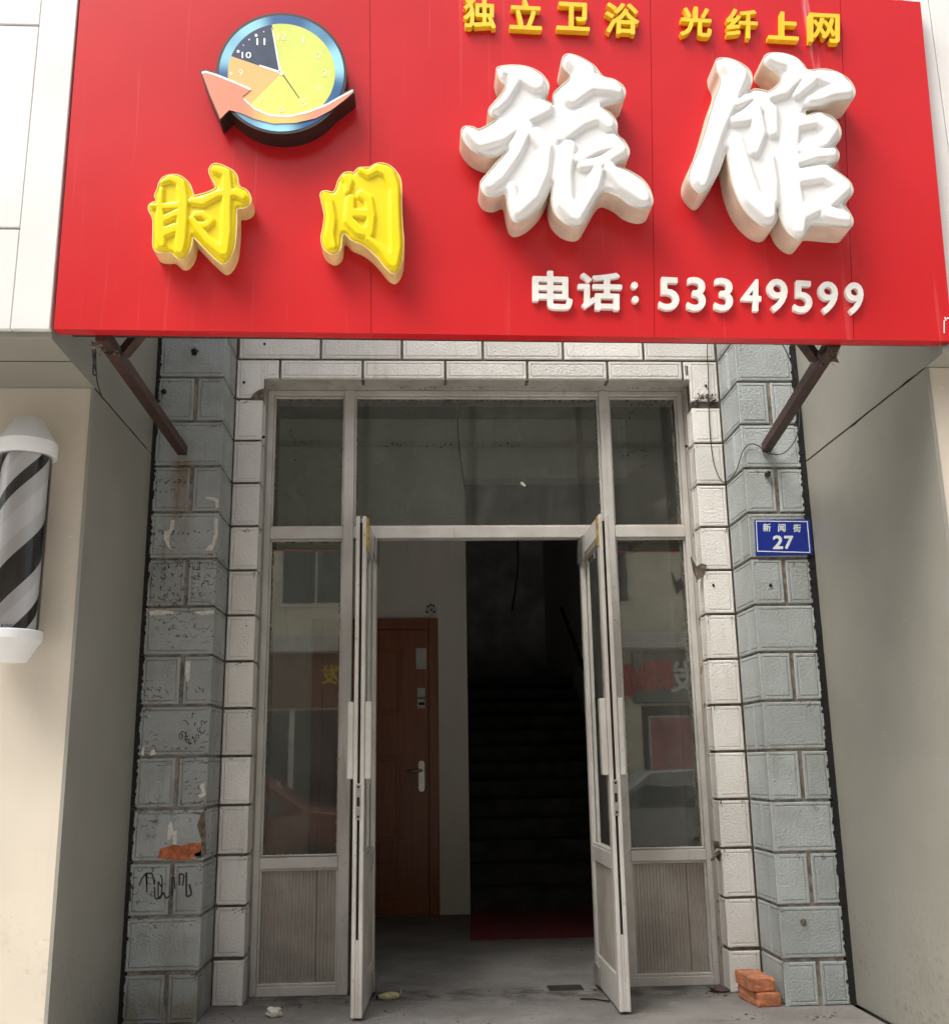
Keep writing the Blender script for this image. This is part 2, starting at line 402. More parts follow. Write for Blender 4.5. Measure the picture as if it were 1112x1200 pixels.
def pillar(label, mat, x_out, x_in, sgn, ztop, split):
    root = thing('facade_pillar', label, 'pillar')
    x0, x1 = min(x_out, x_in), max(x_out, x_in)
    MB().box(x0+.010, x1-.010, .009, REC+.15, 0, 5.6).obj('core', M['mortar'], root)
    for k in range(-7, 13):
        zt = ztop-k*HC; zb = zt-HC if k < 12 else 0.0
        h = zt-zb-JH; zb += JH*.5 if k < 12 else 0.002; jit = lambda s=.0012: random.uniform(-s, s)
        full = (k % 2 != 0); W_ = x1-x0; sd = REC-.012
        hk = round(h, 4)
        if full:
            o = blk(root, mat, ('cf', W_, hk, sgn), corner_plate(W_, h, .135, sgn)); o.location = (x0, jit(), zb)
            o2 = blk(root, mat, ('sd', hk, sgn), lambda: MB().plate((0, 0, 0), (0, 1, 0), (0, 0, 1), (sgn, 0, 0), sd-.135-.006, h, .022).mesh('block'))
            o2.location = (x_in, .141, zb)
        else:
            a = split-x0-JV/2; b = x1-split-JV/2
            wi, wo = (b, a) if sgn > 0 else (a, b)
            o = blk(root, mat, ('ch', round(wi, 4), hk, sgn), corner_plate(wi, h, sd, sgn))
            o.location = ((split+JV/2) if sgn > 0 else x0, jit(), zb)
            o2 = blk(root, mat, ('fh', round(wo, 4), hk), front_plate(wo, h))
            o2.location = (x0 if sgn > 0 else split+JV/2, jit(), zb); o2.rotation_euler = (0, random.uniform(-.004, .004), 0)
    return root
XL0, XL1, XR0, XR1 = -1.300, -.978, 1.629, 1.925
ZJL, ZJR = 2.986, 2.972
pil_l = pillar('grimy blue grey block pillar with scribbles left of the glass doors', M['blue_grimy'], XL0, XL1, 1, ZJL, -1.117)
pil_r = pillar('cleaner blue grey block pillar carrying the number plate, right of the doors', M['blue'], XR1, XR0, -1, ZJR, 1.792)
# scars on the left pillar
def patch(name, mat, pts, parent, Y=-.002, th=.006):
    p = [at(x, y, Y=Y) for x, y in pts]
    return MB().prism(p, (0, th, 0)).obj(name, mat, parent)
patch('exposed_brick', M['brick_exposed'], [(185, 1006), (188, 995), (198, 992), (204, 990), (213, 992), (222, 989), (235, 988), (236, 1003), (226, 1005), (219, 1008), (205, 1008)], pil_l)
patch('broken_edge', M['rubble'], [(236, 953), (240, 949), (241, 1004), (231, 1007), (227, 1001), (235, 998), (236, 985), (231, 968)], pil_l)
for pts in ([(202, 975), (207, 974), (207, 991), (203, 991)], [(197, 968), (201, 962), (203, 975), (199, 985), (196, 984)],
            [(240, 582), (252, 583), (256, 586), (256, 595), (253, 595), (252, 587), (242, 585)], [(251, 608), (255, 607), (255, 626), (251, 640), (248, 645), (240, 645), (243, 641), (248, 637), (251, 626)],
            [(200, 610), (205, 609), (203, 621), (199, 626), (198, 637), (201, 644), (197, 641), (192, 632), (192, 623), (199, 621)],
            [(174, 717), (184, 715), (202, 716), (205, 719), (186, 721), (176, 721)], [(226, 717), (250, 715), (251, 719), (236, 721)],
            [(218, 775), (223, 774), (222, 795), (219, 800), (217, 790)], [(176, 881), (181, 878), (183, 884), (176, 886)], [(165, 884), (167, 875), (169, 877), (168, 886)],
            [(234, 921), (239, 917), (241, 932), (234, 936), (232, 932), (237, 930)]):
    patch('paper_scrap', M['paper'], pts, pil_l, -.0018, .003)
q = MB()
def squiggle(x, y, w, h, n, r):
    """a few pen strokes, hand-written looking, on the pillar face"""
    p = [(x, y)]; a = random.uniform(0, 6)
    for i in range(n):
        a += random.uniform(-1.5, 1.5); p.append((min(max(p[-1][0]+math.cos(a)*w*.45, x-w*.4), x+w), min(max(p[-1][1]+math.sin(a)*h*.5, y-h*.5), y+h*.5)))
    P = [at(px, py, Y=-.0012) for px, py in p]
    for u, v in zip(P[:-1], P[1:]):
        e = v-u; L = np.hypot(e[0], e[2])+1e-9; nn = np.array([-e[2], 0, e[0]])/L*r
        q.add([u+nn, u-nn, v-nn, v+nn], [(0, 1, 2, 3)])
for x0, x1, y, h, w in ((184, 226, 564, 5, 4), (184, 205, 575, 4, 4), (180, 236, 664, 7, 5), (178, 236, 676, 7, 5), (176, 238, 688, 8, 6), (176, 238, 699, 8, 6), (168, 196, 809, 6, 5), (212, 240, 808, 6, 5), (182, 244, 624, 5, 5), (196, 240, 660, 9, 7)):
    x = x0
    while x < x1: squiggle(x, y, w, h, random.randint(2, 5), random.uniform(.0012, .0022)); x += w*random.uniform(.8, 1.7)
for i in range(16): squiggle(random.uniform(212, 238), random.uniform(842, 872), 6, 12, 5, .0018)
for x in (156, 163, 172, 181, 189, 205, 214, 222): squiggle(x, random.uniform(1036, 1050), 9, 28, 7, random.uniform(.0026, .0046))
q.obj('ink_scribble', simple('black_ink', (.03, .028, .03), .7, 0, .3, 40), pil_l, fix=False)['kind'] = 'stuff'
# black strips for ragged edges and shade in the gaps between pillars and cladding
def ragged(name, x0, x1, y, z0, z1, side, parent):
    n = 300; b = MB()
    for i in range(n):
        za = z0+(z1-z0)*i/n; zb = z0+(z1-z0)*(i+1)/n; w = random.uniform(-.004, .013)
        b.box(*((x0, x1-.012+w) if side > 0 else (x0+.012-w, x1)), y+random.uniform(0, .003), y+.05, za, zb)
    o = b.obj(name, M['gap'], parent); o['kind'] = 'stuff'; return o
ragged('gap_shade_strip', XR1-.012, XR1+.032, -.0035, 0, 4.5, -1, pil_r)
ragged('gap_shade_strip', XL0-.02, XL0+.010, -.0035, 0, 4.5, 1, pil_l)
# rusty stub and hole plugs
def lump(name, c, r, mat, parent=None, seed=0, sq=(1, 1, 1), n=10):
    rr = random.Random(seed); b = MB(); v = []; f = []
    for i in range(n+1):
        th = math.pi*i/n
        for k in range(n):
            ph = 2*math.pi*k/n; q = r*(1+rr.uniform(-.28, .28))
            v.append((c[0]+q*sq[0]*math.sin(th)*math.cos(ph), c[1]+q*sq[1]*math.sin(th)*math.sin(ph), c[2]+q*sq[2]*math.cos(th)))
    for i in range(n):
        for k in range(n): f.append((i*n+k, i*n+(k+1) % n, i*n+n+(k+1) % n, i*n+n+k))
    return b.add(v, f).obj(name, mat, parent)
for i, (x, y, r) in enumerate(((192, 459, .012), (228, 412, .016))): lump('hole_plug', at(x, y, Y=-.004), r, M['gap'], pil_l, i)
lump('rusty_stub', at(899, 556, Y=-.01), .014, M['bracket'], pil_r, 5, (1, 2, 1)); lump('hole_plug', at(941, 1081, Y=-.002), .013, M['rubble'], pil_r, 8)
lump('hole_plug', at(903, 686, Y=-.002), .008, M['gap'], pil_r, 9)

# ------------------------------------------------------------------ recessed white facade
wall = thing('white_facade', 'recessed white block surround around the aluminium entrance frame', 'wall')
AX0, AX1, ZSOF = -.833, 1.472, 3.104      # the opening
FY = .50                                   # face of the aluminium frame
MB().box(XL1-.05, AX0-.012, REC+.011, 1.0, 0, 5.6).obj('left_core', M['dark_mortar'], wall)
MB().box(AX1+.012, XR0+.05, REC+.011, 1.0, 0, 5.6).obj('right_core', M['dark_mortar'], wall)
MB().box(AX0-.010, AX1+.010, REC+.011, 1.0, ZSOF+.010, 5.6).obj('lintel_core', M['dark_mortar'], wall)
MB().box(AX0-.014, AX0-.0005, REC+.115, 1.002, .0, ZSOF-.001).obj('jamb_plaster', M['plaster'], wall)
MB().box(AX1+.0005, AX1+.014, REC+.115, 1.002, .0, ZSOF-.001).obj('jamb_plaster', M['plaster'], wall)
MB().box(AX0-.016, AX1+.016, REC+.024, 1.003, ZSOF, ZSOF+.012).obj('soffit_plaster', M['plaster'], wall)
# block joints seen as short dark stubs, and dirt spots, on the soffit
for xx in (-.306, .139, .584, 1.023): MB().box(xx-.008, xx+.008, REC+.025, REC+.10, ZSOF-.0025, ZSOF+.004).obj('joint_stub', M['rubble'], wall)
for side, xa, xb, zj, sgn in ((0, XL1+.003, AX0, ZJL, 1), (1, AX1, XR0-.003, ZJR, -1)):
    for k in range(0, 13):
        zt = zj-k*HC; zb = zt-HC if k < 12 else 0.
        h = zt-zb-JH; zb += JH/2 if k < 12 else .002
        if side and k == 0: h -= .028              # chipped top block
        o = blk(wall, M['white_tile'], ('wc', side, round(h, 4)), corner_plate(xb-xa, h, .11, sgn, .022))
        o.location = (xa, REC+random.uniform(-.0015, .0015), zb); o.rotation_euler = (0, random.uniform(-.003, .003), 0)
q = MB()
for xa, zj in ((AX0, ZJL), (AX1, ZJR)):
    for k in range(0, 13):
        for i in range(random.randint(2, 6)):
            c = np.array([xa, REC+.118+abs(random.gauss(0, .02)), zj-k*HC+random.gauss(-.01, .018)]); sx = .0022
            q.add([c+rng.normal(0, .008, 3)*np.array([.12, 1, 1.4]) for _ in range(4)], [(0, 1, 2), (0, 2, 3), (0, 3, 1), (1, 3, 2)])
q.obj('dirt_specks', M['rubble'], wall)['kind'] = 'stuff'
# top corner blocks and the two lintel rows
def wblock(x0, x1, z0, z1):
    w, h = x1-x0-JH, z1-z0-JH
    o = blk(wall, M['white_tile'], ('wf', round(w, 3), round(h, 3)), front_plate(w, h)); o.location = (x0+JH/2, REC+random.uniform(-.001, .001), z0+JH/2)
ZR = 3.212
xs1 = [-.748, -.306, .139, .584, 1.023, 1.437]
for a, b in zip(xs1[:-1], xs1[1:]): wblock(a, b, ZSOF-.006, ZR)
wblock(XL1-.003, AX0+.001+JH/2, ZJL, ZR); wblock(AX0-JH/2, xs1[0], ZSOF-.006, ZR); wblock(xs1[-1], AX1+JH/2, ZSOF-.006, ZR); wblock(AX1-JH/2, XR0+.003, ZJR, ZR)
for r, xs in enumerate(([-.974, -.532, -.095, .344, .783, 1.226, 1.628], [-.974, -.748, -.306, .139, .584, 1.023, 1.437, 1.628])*3):
    for a, b in zip(xs[:-1], xs[1:]): wblock(a, b, ZR+r*HC, ZR+(r+1)*HC)
# broken spots
rb = MB()
for i in range(34):
    c = at(random.uniform(816, 839), random.uniform(462, 472), Y=REC+.002)
    rb.add(*(lambda o: ([v[:] for v in o], [(0, 1, 2), (0, 2, 3), (0, 3, 1), (1, 3, 2)]))([c+rng.normal(0, .009, 3) for _ in range(4)]))
rb.obj('broken_mortar', M['rubble'], wall)['kind'] = 'stuff'
patch('broken_corner', M['rubble'], [(293, 468), (297, 461), (303, 457), (309, 455), (309, 469)], wall, REC-.003, .006)
patch('broken_corner', M['rubble'], [(810, 652), (816, 664), (822, 660), (828, 662), (826, 672), (818, 680), (813, 668)], wall, REC-.004, .02)
for i, (x, y) in enumerate(((310, 403), (286, 448), (827, 452), (309, 512), (804, 523), (836, 686))): lump('hole_plug', at(x, y, Y=REC-.001), .007, M['gap'], wall, 20+i)

for (par, X0, X1, Yf, zj, cnt) in ((wall, XL1, AX0, REC-.0012, ZJL, 34), (wall, AX1, XR0, REC-.0012, ZJR, 34), (pil_r, XR0, XR1, -.0012, ZJR, 26), (pil_l, XL0, XL1, -.0012, ZJL, 40)):
    q = MB()
    for i in range(cnt):
        k = random.randint(0, 12); c = np.array([random.choice((X0+.01, X1-.01, random.uniform(X0, X1))), Yf, zj-k*HC-.008-abs(random.gauss(0, .012))])
        for j in range(random.randint(2, 7)):
            d = c+np.array([random.gauss(0, .008), 0, random.gauss(0, .010)]); r_ = random.uniform(.0010, .0042); aa = random.uniform(0, 6)
            q.add([d+np.array([r_*random.uniform(.5, 1.3)*math.cos(aa+g), 0, r_*random.uniform(.5, 1.5)*math.sin(aa+g)]) for g in (0, 1.2, 2.5, 3.8, 5)], [(0, 1, 2, 3, 4)])
    q.obj('dirt_specks', M['rubble'], par, fix=False)['kind'] = 'stuff'

# the building above, behind the sign
ub = thing('upper_storey', 'plain grey rendered wall above the white block lintel', 'wall')
MB().box(-1.33, 1.96, .30, 1.2, 5.602, 6.148).obj('upper_mass', M['upper_wall'], ub)
MB().box(-24, 24, .30, 12, 6.15, 7.4).obj('upper_mass', M['upper_wall'], ub)  # wide unseen mass added to block sun, height set for sky light
MB().box(-1.4, 2.02, -.12, .298, 5.605, 5.78, .01).obj('cornice', M['upper_wall'], ub)

# ------------------------------------------------------------------ neighbouring shops
def shop(label, x_side, sgn, y_wall, y_fas, z_sof, far, seam):
    """sgn: direction away from the entrance"""
    root = thing('shopfront', label, 'shopfront')
    def bx(nm, mat, xa, xb, *r, b=.003):
        MB().box(min(xa, xb), max(xa, xb), *r, b).obj(nm, mat, root)
    t = .03
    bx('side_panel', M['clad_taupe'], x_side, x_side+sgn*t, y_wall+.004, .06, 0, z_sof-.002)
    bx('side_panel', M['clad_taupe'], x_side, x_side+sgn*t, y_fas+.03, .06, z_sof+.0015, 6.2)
    bx('front_panel', M['clad_beige'], x_side, far, y_wall-.0, y_wall-.0+.0035, -.30, z_sof-.002, b=0)
    bx('front_backing', M['gap'], x_side+sgn*t*1.1, far, y_wall+.006, y_wall+.2, -.30, z_sof-.004, b=0)
    bx('edge_trim', M['clad_taupe'], x_side-sgn*.0015, x_side+sgn*.012, y_wall-.004, y_wall+.003, -.3, z_sof-.003, b=0)
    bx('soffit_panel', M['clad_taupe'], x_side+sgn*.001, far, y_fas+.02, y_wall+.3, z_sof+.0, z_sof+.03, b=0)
    return root, bx
lshop, bx = shop('white and beige clad shopfront left of the entrance, with dark return panel', -1.316, -1, -.925, -1.45, 2.585, -4.2, None)
MB().box(-24, -2.15, -.70, 12, -.44, 6.14).obj('unseen_shop_mass', M['upper_wall'], lshop)  # unseen solid added to stop light coming in from behind
# white fascia of framed sheets
zb, zt2 = 2.612, 6.2
bx('soffit_seam', M['gap'], -1.317, -4.2, -1.215, -1.211, 2.5835, 2.5865, b=0)
bx('fascia_stile', M['clad_white'], -1.3185, -1.455, -1.452, -1.42, zb, zt2)
zz = zb
for zh in (zb+.40, zb+1.26, zb+2.1, zt2):
    bx('fascia_sheet', M['clad_white'], -1.457, -4.2, -1.450, -1.42, zz, zh-.008); zz = zh
bx('fascia_backing', M['gap'], -1.33, -4.2, -1.419, -1.40, zb, zt2, b=0)
bx('fascia_lip', M['clad_white'], -1.3185, -4.2, -1.419, -1.40, z_ := 2.588, zb-.001, b=0)
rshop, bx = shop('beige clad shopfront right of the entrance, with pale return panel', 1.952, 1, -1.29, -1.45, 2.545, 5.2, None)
MB().box(2.0, 24, -1.05, 12, -.44, 6.14).obj('unseen_shop_mass', M['upper_wall'], rshop)  # unseen light-stopping solid added on this side too
bx('fascia_stile', M['clad_white'], 1.955, 2.10, -1.399, -1.37, 2.56, 6.2); bx('fascia_sheet', M['clad_white'], 2.104, 5.2, -1.397, -1.37, 2.56, 6.2)
bx('fascia_backing', M['gap'], 1.99, 5.2, -1.368, -1.35, 2.57, 6.2, b=0)
# open seams on the return panels, as in the cladding
MB().tube([(-1.3152, y, 2.5835+random.uniform(-.002, .002)) for y in np.linspace(-.92, -.1, 14)], .0022, 5).obj('panel_seam', M['gap'], lshop)
MB().tube([(1.9512, y, 2.544+random.uniform(-.002, .002)) for y in np.linspace(-1.28, -.02, 18)], [.0016+.0022*(random.random() > .8) for _ in range(18)], 5).obj('panel_seam', M['gap'], rshop)

# ------------------------------------------------------------------ hall and stairs behind the doors
HY = 3.2; hall = thing('entrance_hall', 'dim plastered entrance hall seen through the open doors', 'hall')
def hb(nm, mat, *r, b=0): return MB().box(*r, b).obj(nm, mat, hall)
hb('back_wall', M['hall_wall'], -1.9, .362, HY, HY+.2, 0, 3.9)
hb('stair_header', M['hall_wall'], .3625, 1.75, HY+.001, HY+.2, 3.34, 3.9)
hb('left_wall', M['hall_wall'], -2.1, -1.901, 1.0, HY+.2, 0, 3.9)
hb('front_return_wall', M['hall_wall'], -1.9, XL1-.052, .72, 1.0, 0, 3.9)
hb('right_wall', M['hall_wall'], 1.70, 1.9, .72, 12, 0, 5.9)
hb('ceiling', M['hall_wall'], -2.1, 1.9, 1.004, HY+.2, 3.901, 4.05)
hb('stair_left_wall', M['dark_plaster'], .16, .361, HY+.201, 12, 0, 5.9)
hb('stair_end_wall', M['dark_plaster'], .36, 1.9, 9.2, 9.4, 0, 5.9)
hb('stair_roof', M['dark_plaster'], .1, 1.9, HY+.202, 12, 5.905, 6.1)
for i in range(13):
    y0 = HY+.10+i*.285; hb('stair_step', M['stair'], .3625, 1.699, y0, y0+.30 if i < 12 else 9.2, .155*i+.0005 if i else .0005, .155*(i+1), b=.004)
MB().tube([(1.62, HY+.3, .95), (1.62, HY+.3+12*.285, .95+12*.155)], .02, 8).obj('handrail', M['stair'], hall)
# floor mat
cm = tag(MB().prism([(.305, 2.02, .001), (1.60, 2.02, .001), (1.60, HY+.06, .001), (.365, HY+.06, .001)], (0, 0, .009)).obj('floor_mat', M['mat_red']), 'dark red floor mat lying before the stairs', 'mat')
# brown door
dr = thing('panel_door', 'dark brown panelled inner door with notices in the hall', 'door'); dr.location = (0, 0, 0)
DX0, DX1, DZ = -.83, .136, 2.19
for a, b_, c, d in ((DX0, DX0+.075, 0, DZ), (DX1-.075, DX1, 0, DZ), (DX0+.0752, DX1-.0752, DZ-.08, DZ)):
    MB().box(a, b_, HY-.05, HY-.001, c, d, .004).obj('door_frame', M['door_brown'], dr)
LX0, LX1 = DX0+.077, DX1-.077
MB().box(LX0, LX1, HY-.034, HY-.004, .01, DZ-.083, .003).obj('door_leaf', M['door_brown'], dr)
for (a, b_, c, d) in ((LX0+.10, LX1-.20, 1.45, 1.98), (LX0+.10, LX1-.20, .52, 1.16), (LX0+.10, LX1-.20, .12, .42)):
    q = MB()
    for ins, w in ((0, .018), (.035, .012)):
        q.box(a+ins, b_-ins, HY-.043, HY-.0335, c+ins, c+ins+w, .003).box(a+ins, b_-ins, HY-.043, HY-.0335, d-ins-w, d-ins, .003)
        q.box(a+ins, a+ins+w, HY-.042, HY-.0335, c+ins+w, d-ins-w, .003).box(b_-ins-w, b_-ins, HY-.042, HY-.0335, c+ins+w, d-ins-w, .003)
    q.obj('moulding', M['door_brown'], dr)
hx, hz = .005, .995
q = MB(); n = 20
pl = [(hx+.024*math.cos(t), HY-.0345, hz+.085*(1 if math.sin(t) > 0 else -1)+.03*math.sin(t)) for t in np.linspace(0, 2*math.pi, n, endpoint=False)]
q.prism(pl, (0, -.008, 0)); lockp = q.obj('lock_plate', M['steel'], dr)
MB().tube([(hx, HY-.04, hz+.04), (hx, HY-.085, hz+.04), (hx-.03, HY-.09, hz+.04), (hx-.11, HY-.088, hz+.036)], .009, 8).obj('lever_handle', M['steel'], dr, True)
MB().box(-.035, .045, HY-.0365, HY-.0345, 1.80, 1.96).obj('paper_notice', M['notice'], dr)
for a in (1.50, 1.585):
    MB().box(-.025, .035, HY-.039, HY-.0345, a, a+.07, .002).obj('card_notice', M['notice'], dr)
MB().box(-.015, .027, HY-.0405, HY-.0392, 1.525, 1.545).obj('card_notice', M['gap'], dr)
wx = at(505, 713, Y=HY)
pp = tag(lump('plaster_patch', wx+np.array([0, -.006, -.01]), .042, M['notice'], None, 91, (1.05, .22, .9), 12), 'small pale spotted patch on the wall above the brown inner door', 'patch')
for i, (a_, b_) in enumerate(((-.022, .022), (.020, .026), (.004, -.004), (-.030, -.022), (.026, -.020), (-.002, .036))): lump('dark_spot', wx+np.array([a_, -.017, b_-.01]), .0075, M['gap'], pp, 40+i, (1, .5, 1))

# ------------------------------------------------------------------ aluminium entrance frame
fr = thing('glazed_entrance', 'white aluminium entrance frame with sidelights and transom panes', 'entrance')
def fb(nm, *r, mat='alu', b=.003): return MB().box(*r, b).obj(nm, M[mat], fr)
FD = .58
TZ0, TZ1 = 2.264, 2.326; MLX = (-.413, -.358); MRX = (1.0, 1.055); OL = (AX0+.0005, AX0+.032); OR = (AX1-.030, AX1-.0005)
for a, b_ in (OL, MLX, MRX, OR): fb('mullion', a, b_, FY if (a, b_) not in (MLX, MRX) else FY-.004, FD, 0, ZSOF-.001)
for a, b_ in ((OL[1], MLX[0]), (MLX[1], MRX[0]), (MRX[1], OR[0])):
    a += .0004; b_ -= .0004
    fb('head_rail', a, b_, FY+.002, FD, ZSOF-.030, ZSOF-.0015); fb('transom_rail', a, b_, FY+.001, FD, TZ0, TZ1)
def pane(x0, x1, z0, z1):
    fb('pane', x0+.003, x1-.003, FY+.045, FY+.050, z0+.003, z1-.003, mat='glass', b=0)
    q = MB(); w = .011
    for (a, b_, c, d) in ((x0, x1, z0, z0+w), (x0, x1, z1-w, z1), (x0, x0+w, z0+w, z1-w), (x1-w, x1, z0+w, z1-w)):
        q.box(a+.0006, b_-.0006, FY+.018, FY+.042, c+.0006, d-.0006, .003)
    q.obj('glazing_bead', M['alu'], fr)
    q = MB()          # crusty sealant round the glass
    for i in range(int((z1-z0)/.012)):
        for xx, s_ in ((x0+w, 1), (x1-w, -1)):
            if random.random() < .55:
                zc = z0+w+i*.012; ww = random.uniform(.002, .008); q.box(min(xx, xx+s_*ww), max(xx, xx+s_*ww), FY+.034, FY+.0445, zc, zc+.013)
    for i in range(int((x1-x0)/.012)-3):
        for zc in (z0+w, z1-w-.005):
            if random.random() < .4: xx = x0+w+i*.012; q.box(xx, xx+.013, FY+.034, FY+.0445, zc, zc+random.uniform(.002, .005))
    if q.v: q.obj('sealant_crust', M['putty'], fr, fix=False)['kind'] = 'stuff'
for a, b_ in ((OL[1], MLX[0]), (MLX[1], MRX[0]), (MRX[1], OR[0])): pane(a, b_, TZ1, ZSOF-.031)
def ribpanel(x0, x1, z0, z1, y, parent, axis='x', seam=None, nm='ribbed_board'):
    cuts = [x0]+([seam] if seam else [])+[x1]
    for a, b_ in zip(cuts[:-1], cuts[1:]):
        a += .0015; b_ -= .0015; n = max(3, int((b_-a)/.0165)); prof = []
        for i in range(n):
            u = a+(b_-a)*i/n; s = (b_-a)/n
            prof += [(u, .0035), (u+s*.22, .0), (u+s*.72, .0), (u+s*.92, .0035)]
        prof.append((b_, .0035)); v = []
        for z in (z0, z1):
            for u, d in prof: v.append((u, y+d, z) if axis == 'x' else (y+d, u, z))
        k = len(prof); f = [(i, i+1, k+i+1, k+i) for i in range(k-1)]
        if axis != 'x': f = [g[::-1] for g in f]
        MB().add(v, f).obj(nm, M['ribbed'], parent, fix=False)
for a, b_, sm in ((OL[1], MLX[0], MLX[0]-.105), (MRX[1], OR[0], OR[0]-.10)):
    fb('sill_rail', a+.0004, b_-.0004, FY-.006, FD, .588, .641); fb('bottom_rail', a+.0004, b_-.0004, FY-.002, FD, .0, .044)
    pane(a, b_, .642, TZ0)
    ribpanel(a+.010, b_-.010, .052, .58, FY+.03, fr, 'x', sm)
    q = MB(); w = .012
    for (p, q_, c, d) in ((a, b_, .0445, .0445+w), (a, b_, .587-w, .587), (a, a+w, .0445+w, .587-w), (b_-w, b_, .0445+w, .587-w)):
        q.box(p+.0006, q_-.0006, FY+.012, FY+.05, c+.0006, d-.0006, .002)
    q.obj('glazing_bead', M['alu'], fr)
    fb('panel_backing', a+.004, b_-.004, FY+.056, FY+.062, .046, .586, mat='ribbed', b=0)
# pale sliver for a bright reflection in the glass; specks for dirt and reflections
tp = at(613, 567, Y=FY+.043)
MB().prism([tp+np.array(p)*1.0 for p in ((-.018, 0, .006), (.006, 0, -.016), (.016, 0, -.010), (-.004, 0, .014))], (0, .0012, 0)).obj('reflection_sliver', M['paper'], fr)
def track(pts, Y, n=14, r=.0045):
    q = MB()
    for i in range(n):
        t = i/(n-1)*(len(pts)-1); k = min(int(t), len(pts)-2); u = t-k
        p = at(pts[k][0]*(1-u)+pts[k+1][0]*u+random.uniform(-2, 2), pts[k][1]*(1-u)+pts[k+1][1]*u+random.uniform(-2, 2), Y=Y)
        s = r*random.uniform(.3, 1.2); aa = random.uniform(0, 3)
        pl = [p+np.array([s*math.cos(aa+g)*random.uniform(.5, 1.2), 0, s*math.sin(aa+g)*random.uniform(.5, 1.2)]) for g in (0, 1.2, 2.5, 3.7, 5)]
        q.prism(pl, (0, .001, 0))
    q.obj('dirt_specks', M['gap'], fr)['kind'] = 'stuff'
track([(333, 480), (342, 510), (346, 522), (345, 555), (342, 590)], FY+.0435, 26, .004); track([(346, 520), (368, 518)], FY+.0435, 6, .005)
track([(438, 522), (470, 520), (520, 522), (560, 520), (610, 522)], FY+.0435, 26, .006)  # specks standing in for a line reflected in the glass
track([(727, 507), (742, 480), (752, 472)], FY+.0435, 14, .005); track([(727, 537), (752, 523), (757, 530), (754, 546)], FY+.0435, 18, .005); track([(742, 475), (782, 473)], FY+.0435, 8, .005)
# plaster dirt on soffit edge
q = MB()
for i in range(40):
    x = random.uniform(AX0+.04, AX1-.04); y = FY-.045+random.gauss(0, .012)
    for k in range(random.randint(2, 7)):
        d = np.array([x+random.gauss(0, .014), min(y+random.gauss(0, .010), FY-.008), ZSOF-.0012]); r_ = random.uniform(.0015, .006); aa = random.uniform(0, 6)
        q.add([d+np.array([r_*random.uniform(.6, 1.5)*math.cos(aa-g), r_*random.uniform(.6, 1.5)*math.sin(aa-g), 0]) for g in (0, 1.2, 2.5, 3.8, 5)], [(0, 1, 2, 3, 4)])
q.obj('dirt_specks', M['putty'], wall, fix=False)['kind'] = 'stuff'

# ------------------------------------------------------------------ the two open door leaves
def leaf(label, xc, y0, y1, inner):
    """leaf standing along Y; inner = +1 when its room-side face looks to +X"""
    r = thing('glass_door', label, 'door', 'glass doors standing open'); T = .025; H = 2.254; z0 = .012
    def lb(nm, *a, mat='alu', b=.003): return MB().box(*a, b).obj(nm, M[mat], r)
    sw = .062
    # near stile: two skins with a dark groove along the free edge
    lb('stile', xc-T, xc-.006, y0, y0+sw, z0, H); lb('stile', xc+.006, xc+T, y0, y0+sw, z0, H)
    lb('edge_groove', xc-.0058, xc+.0058, y0+.012, y0+sw, .33, H-.03, mat='gap', b=0); lb('edge_filler', xc-.0058, xc+.0058, y0+.002, y0+sw, z0, .33)
    lb('stile', xc-T, xc+T, y1-sw, y1, z0, H)
    for nm, a, b_ in (('bottom_rail', z0, .155), ('middle_rail', .60, .672), ('top_rail', H-.10, H)):
        lb(nm, xc-T+.001, xc+T-.001, y0+sw+.0004, y1-sw-.0004, a, b_)
    lb('pane', xc-.003, xc+.003, y0+sw+.002, y1-sw-.002, .674, H-.102, mat='glass', b=0)
    for s_ in (-1, 1):
        q = MB(); w = .013; xa, xb = sorted((xc+s_*.004, xc+s_*.019)); ya, yb = y0+sw, y1-sw
        for c, d in ((.6725, .6725+w), (H-.1005-w, H-.1005)): q.box(xa, xb, ya+.001, yb-.001, c, d, .002)
        for c, d in ((ya+.001, ya+w), (yb-w, yb-.001)): q.box(xa, xb, c, d, .6725+w, H-.1005-w, .002)
        q.obj('glazing_bead', M['alu'], r)
        ribpanel(ya+.004, yb-.004, .157, .598, xc+s_*.014, r, 'y', (ya+yb)/2)
        xa, xb = sorted((xc+s_*(T+.0005), xc+s_*(T+.030)))
        lb('pull_handle', xa, xb, y0+.006, y0+.058, 1.02, 1.37, b=.004)
    # worn lock front on the free edge
    k = lb('lock_front', xc-.011, xc+.011, y0-.003, y0+.004, .84, 1.0, mat='steel', b=.002)
    for zz in (.855, .985): MB().box(xc-.005, xc+.005, y0-.0045, y0-.0025, zz-.005, zz+.005).obj('screw', M['gap'], k)
    MB().box(xc-.006, xc+.006, y0-.0042, y0-.0025, .90, .94).obj('keyhole', M['gap'], k)
    cx = sorted((xc+inner*(T+.0004), xc+inner*(T+.012)))
    lb('pivot_shoe', cx[0], cx[1], y1-.20, y1-.002, H-.13, H-.004, mat='steel', b=.003); lb('pivot_shoe', cx[0], cx[1], y1-.14, y1-.004, .02, .11, mat='steel', b=.003)
    lb('edge_latch', cx[0]-.002*inner, cx[1], y0+.004, y0+.026, H-.16, H-.01, mat='latch', b=.002)
    return r
M['latch'] = simple('brass_latch', (.42, .27, .05), .45, .3, .3, 40)
ll = leaf('left leaf of the open glass door, standing before the brown inner door', -.284, -.055, .575, 1)
ll.rotation_euler = (0, 0, -.045); pv = Vector((-.284, -.055, 0)); ll.location = pv-Matrix.Rotation(-.045, 3, 'Z') @ pv
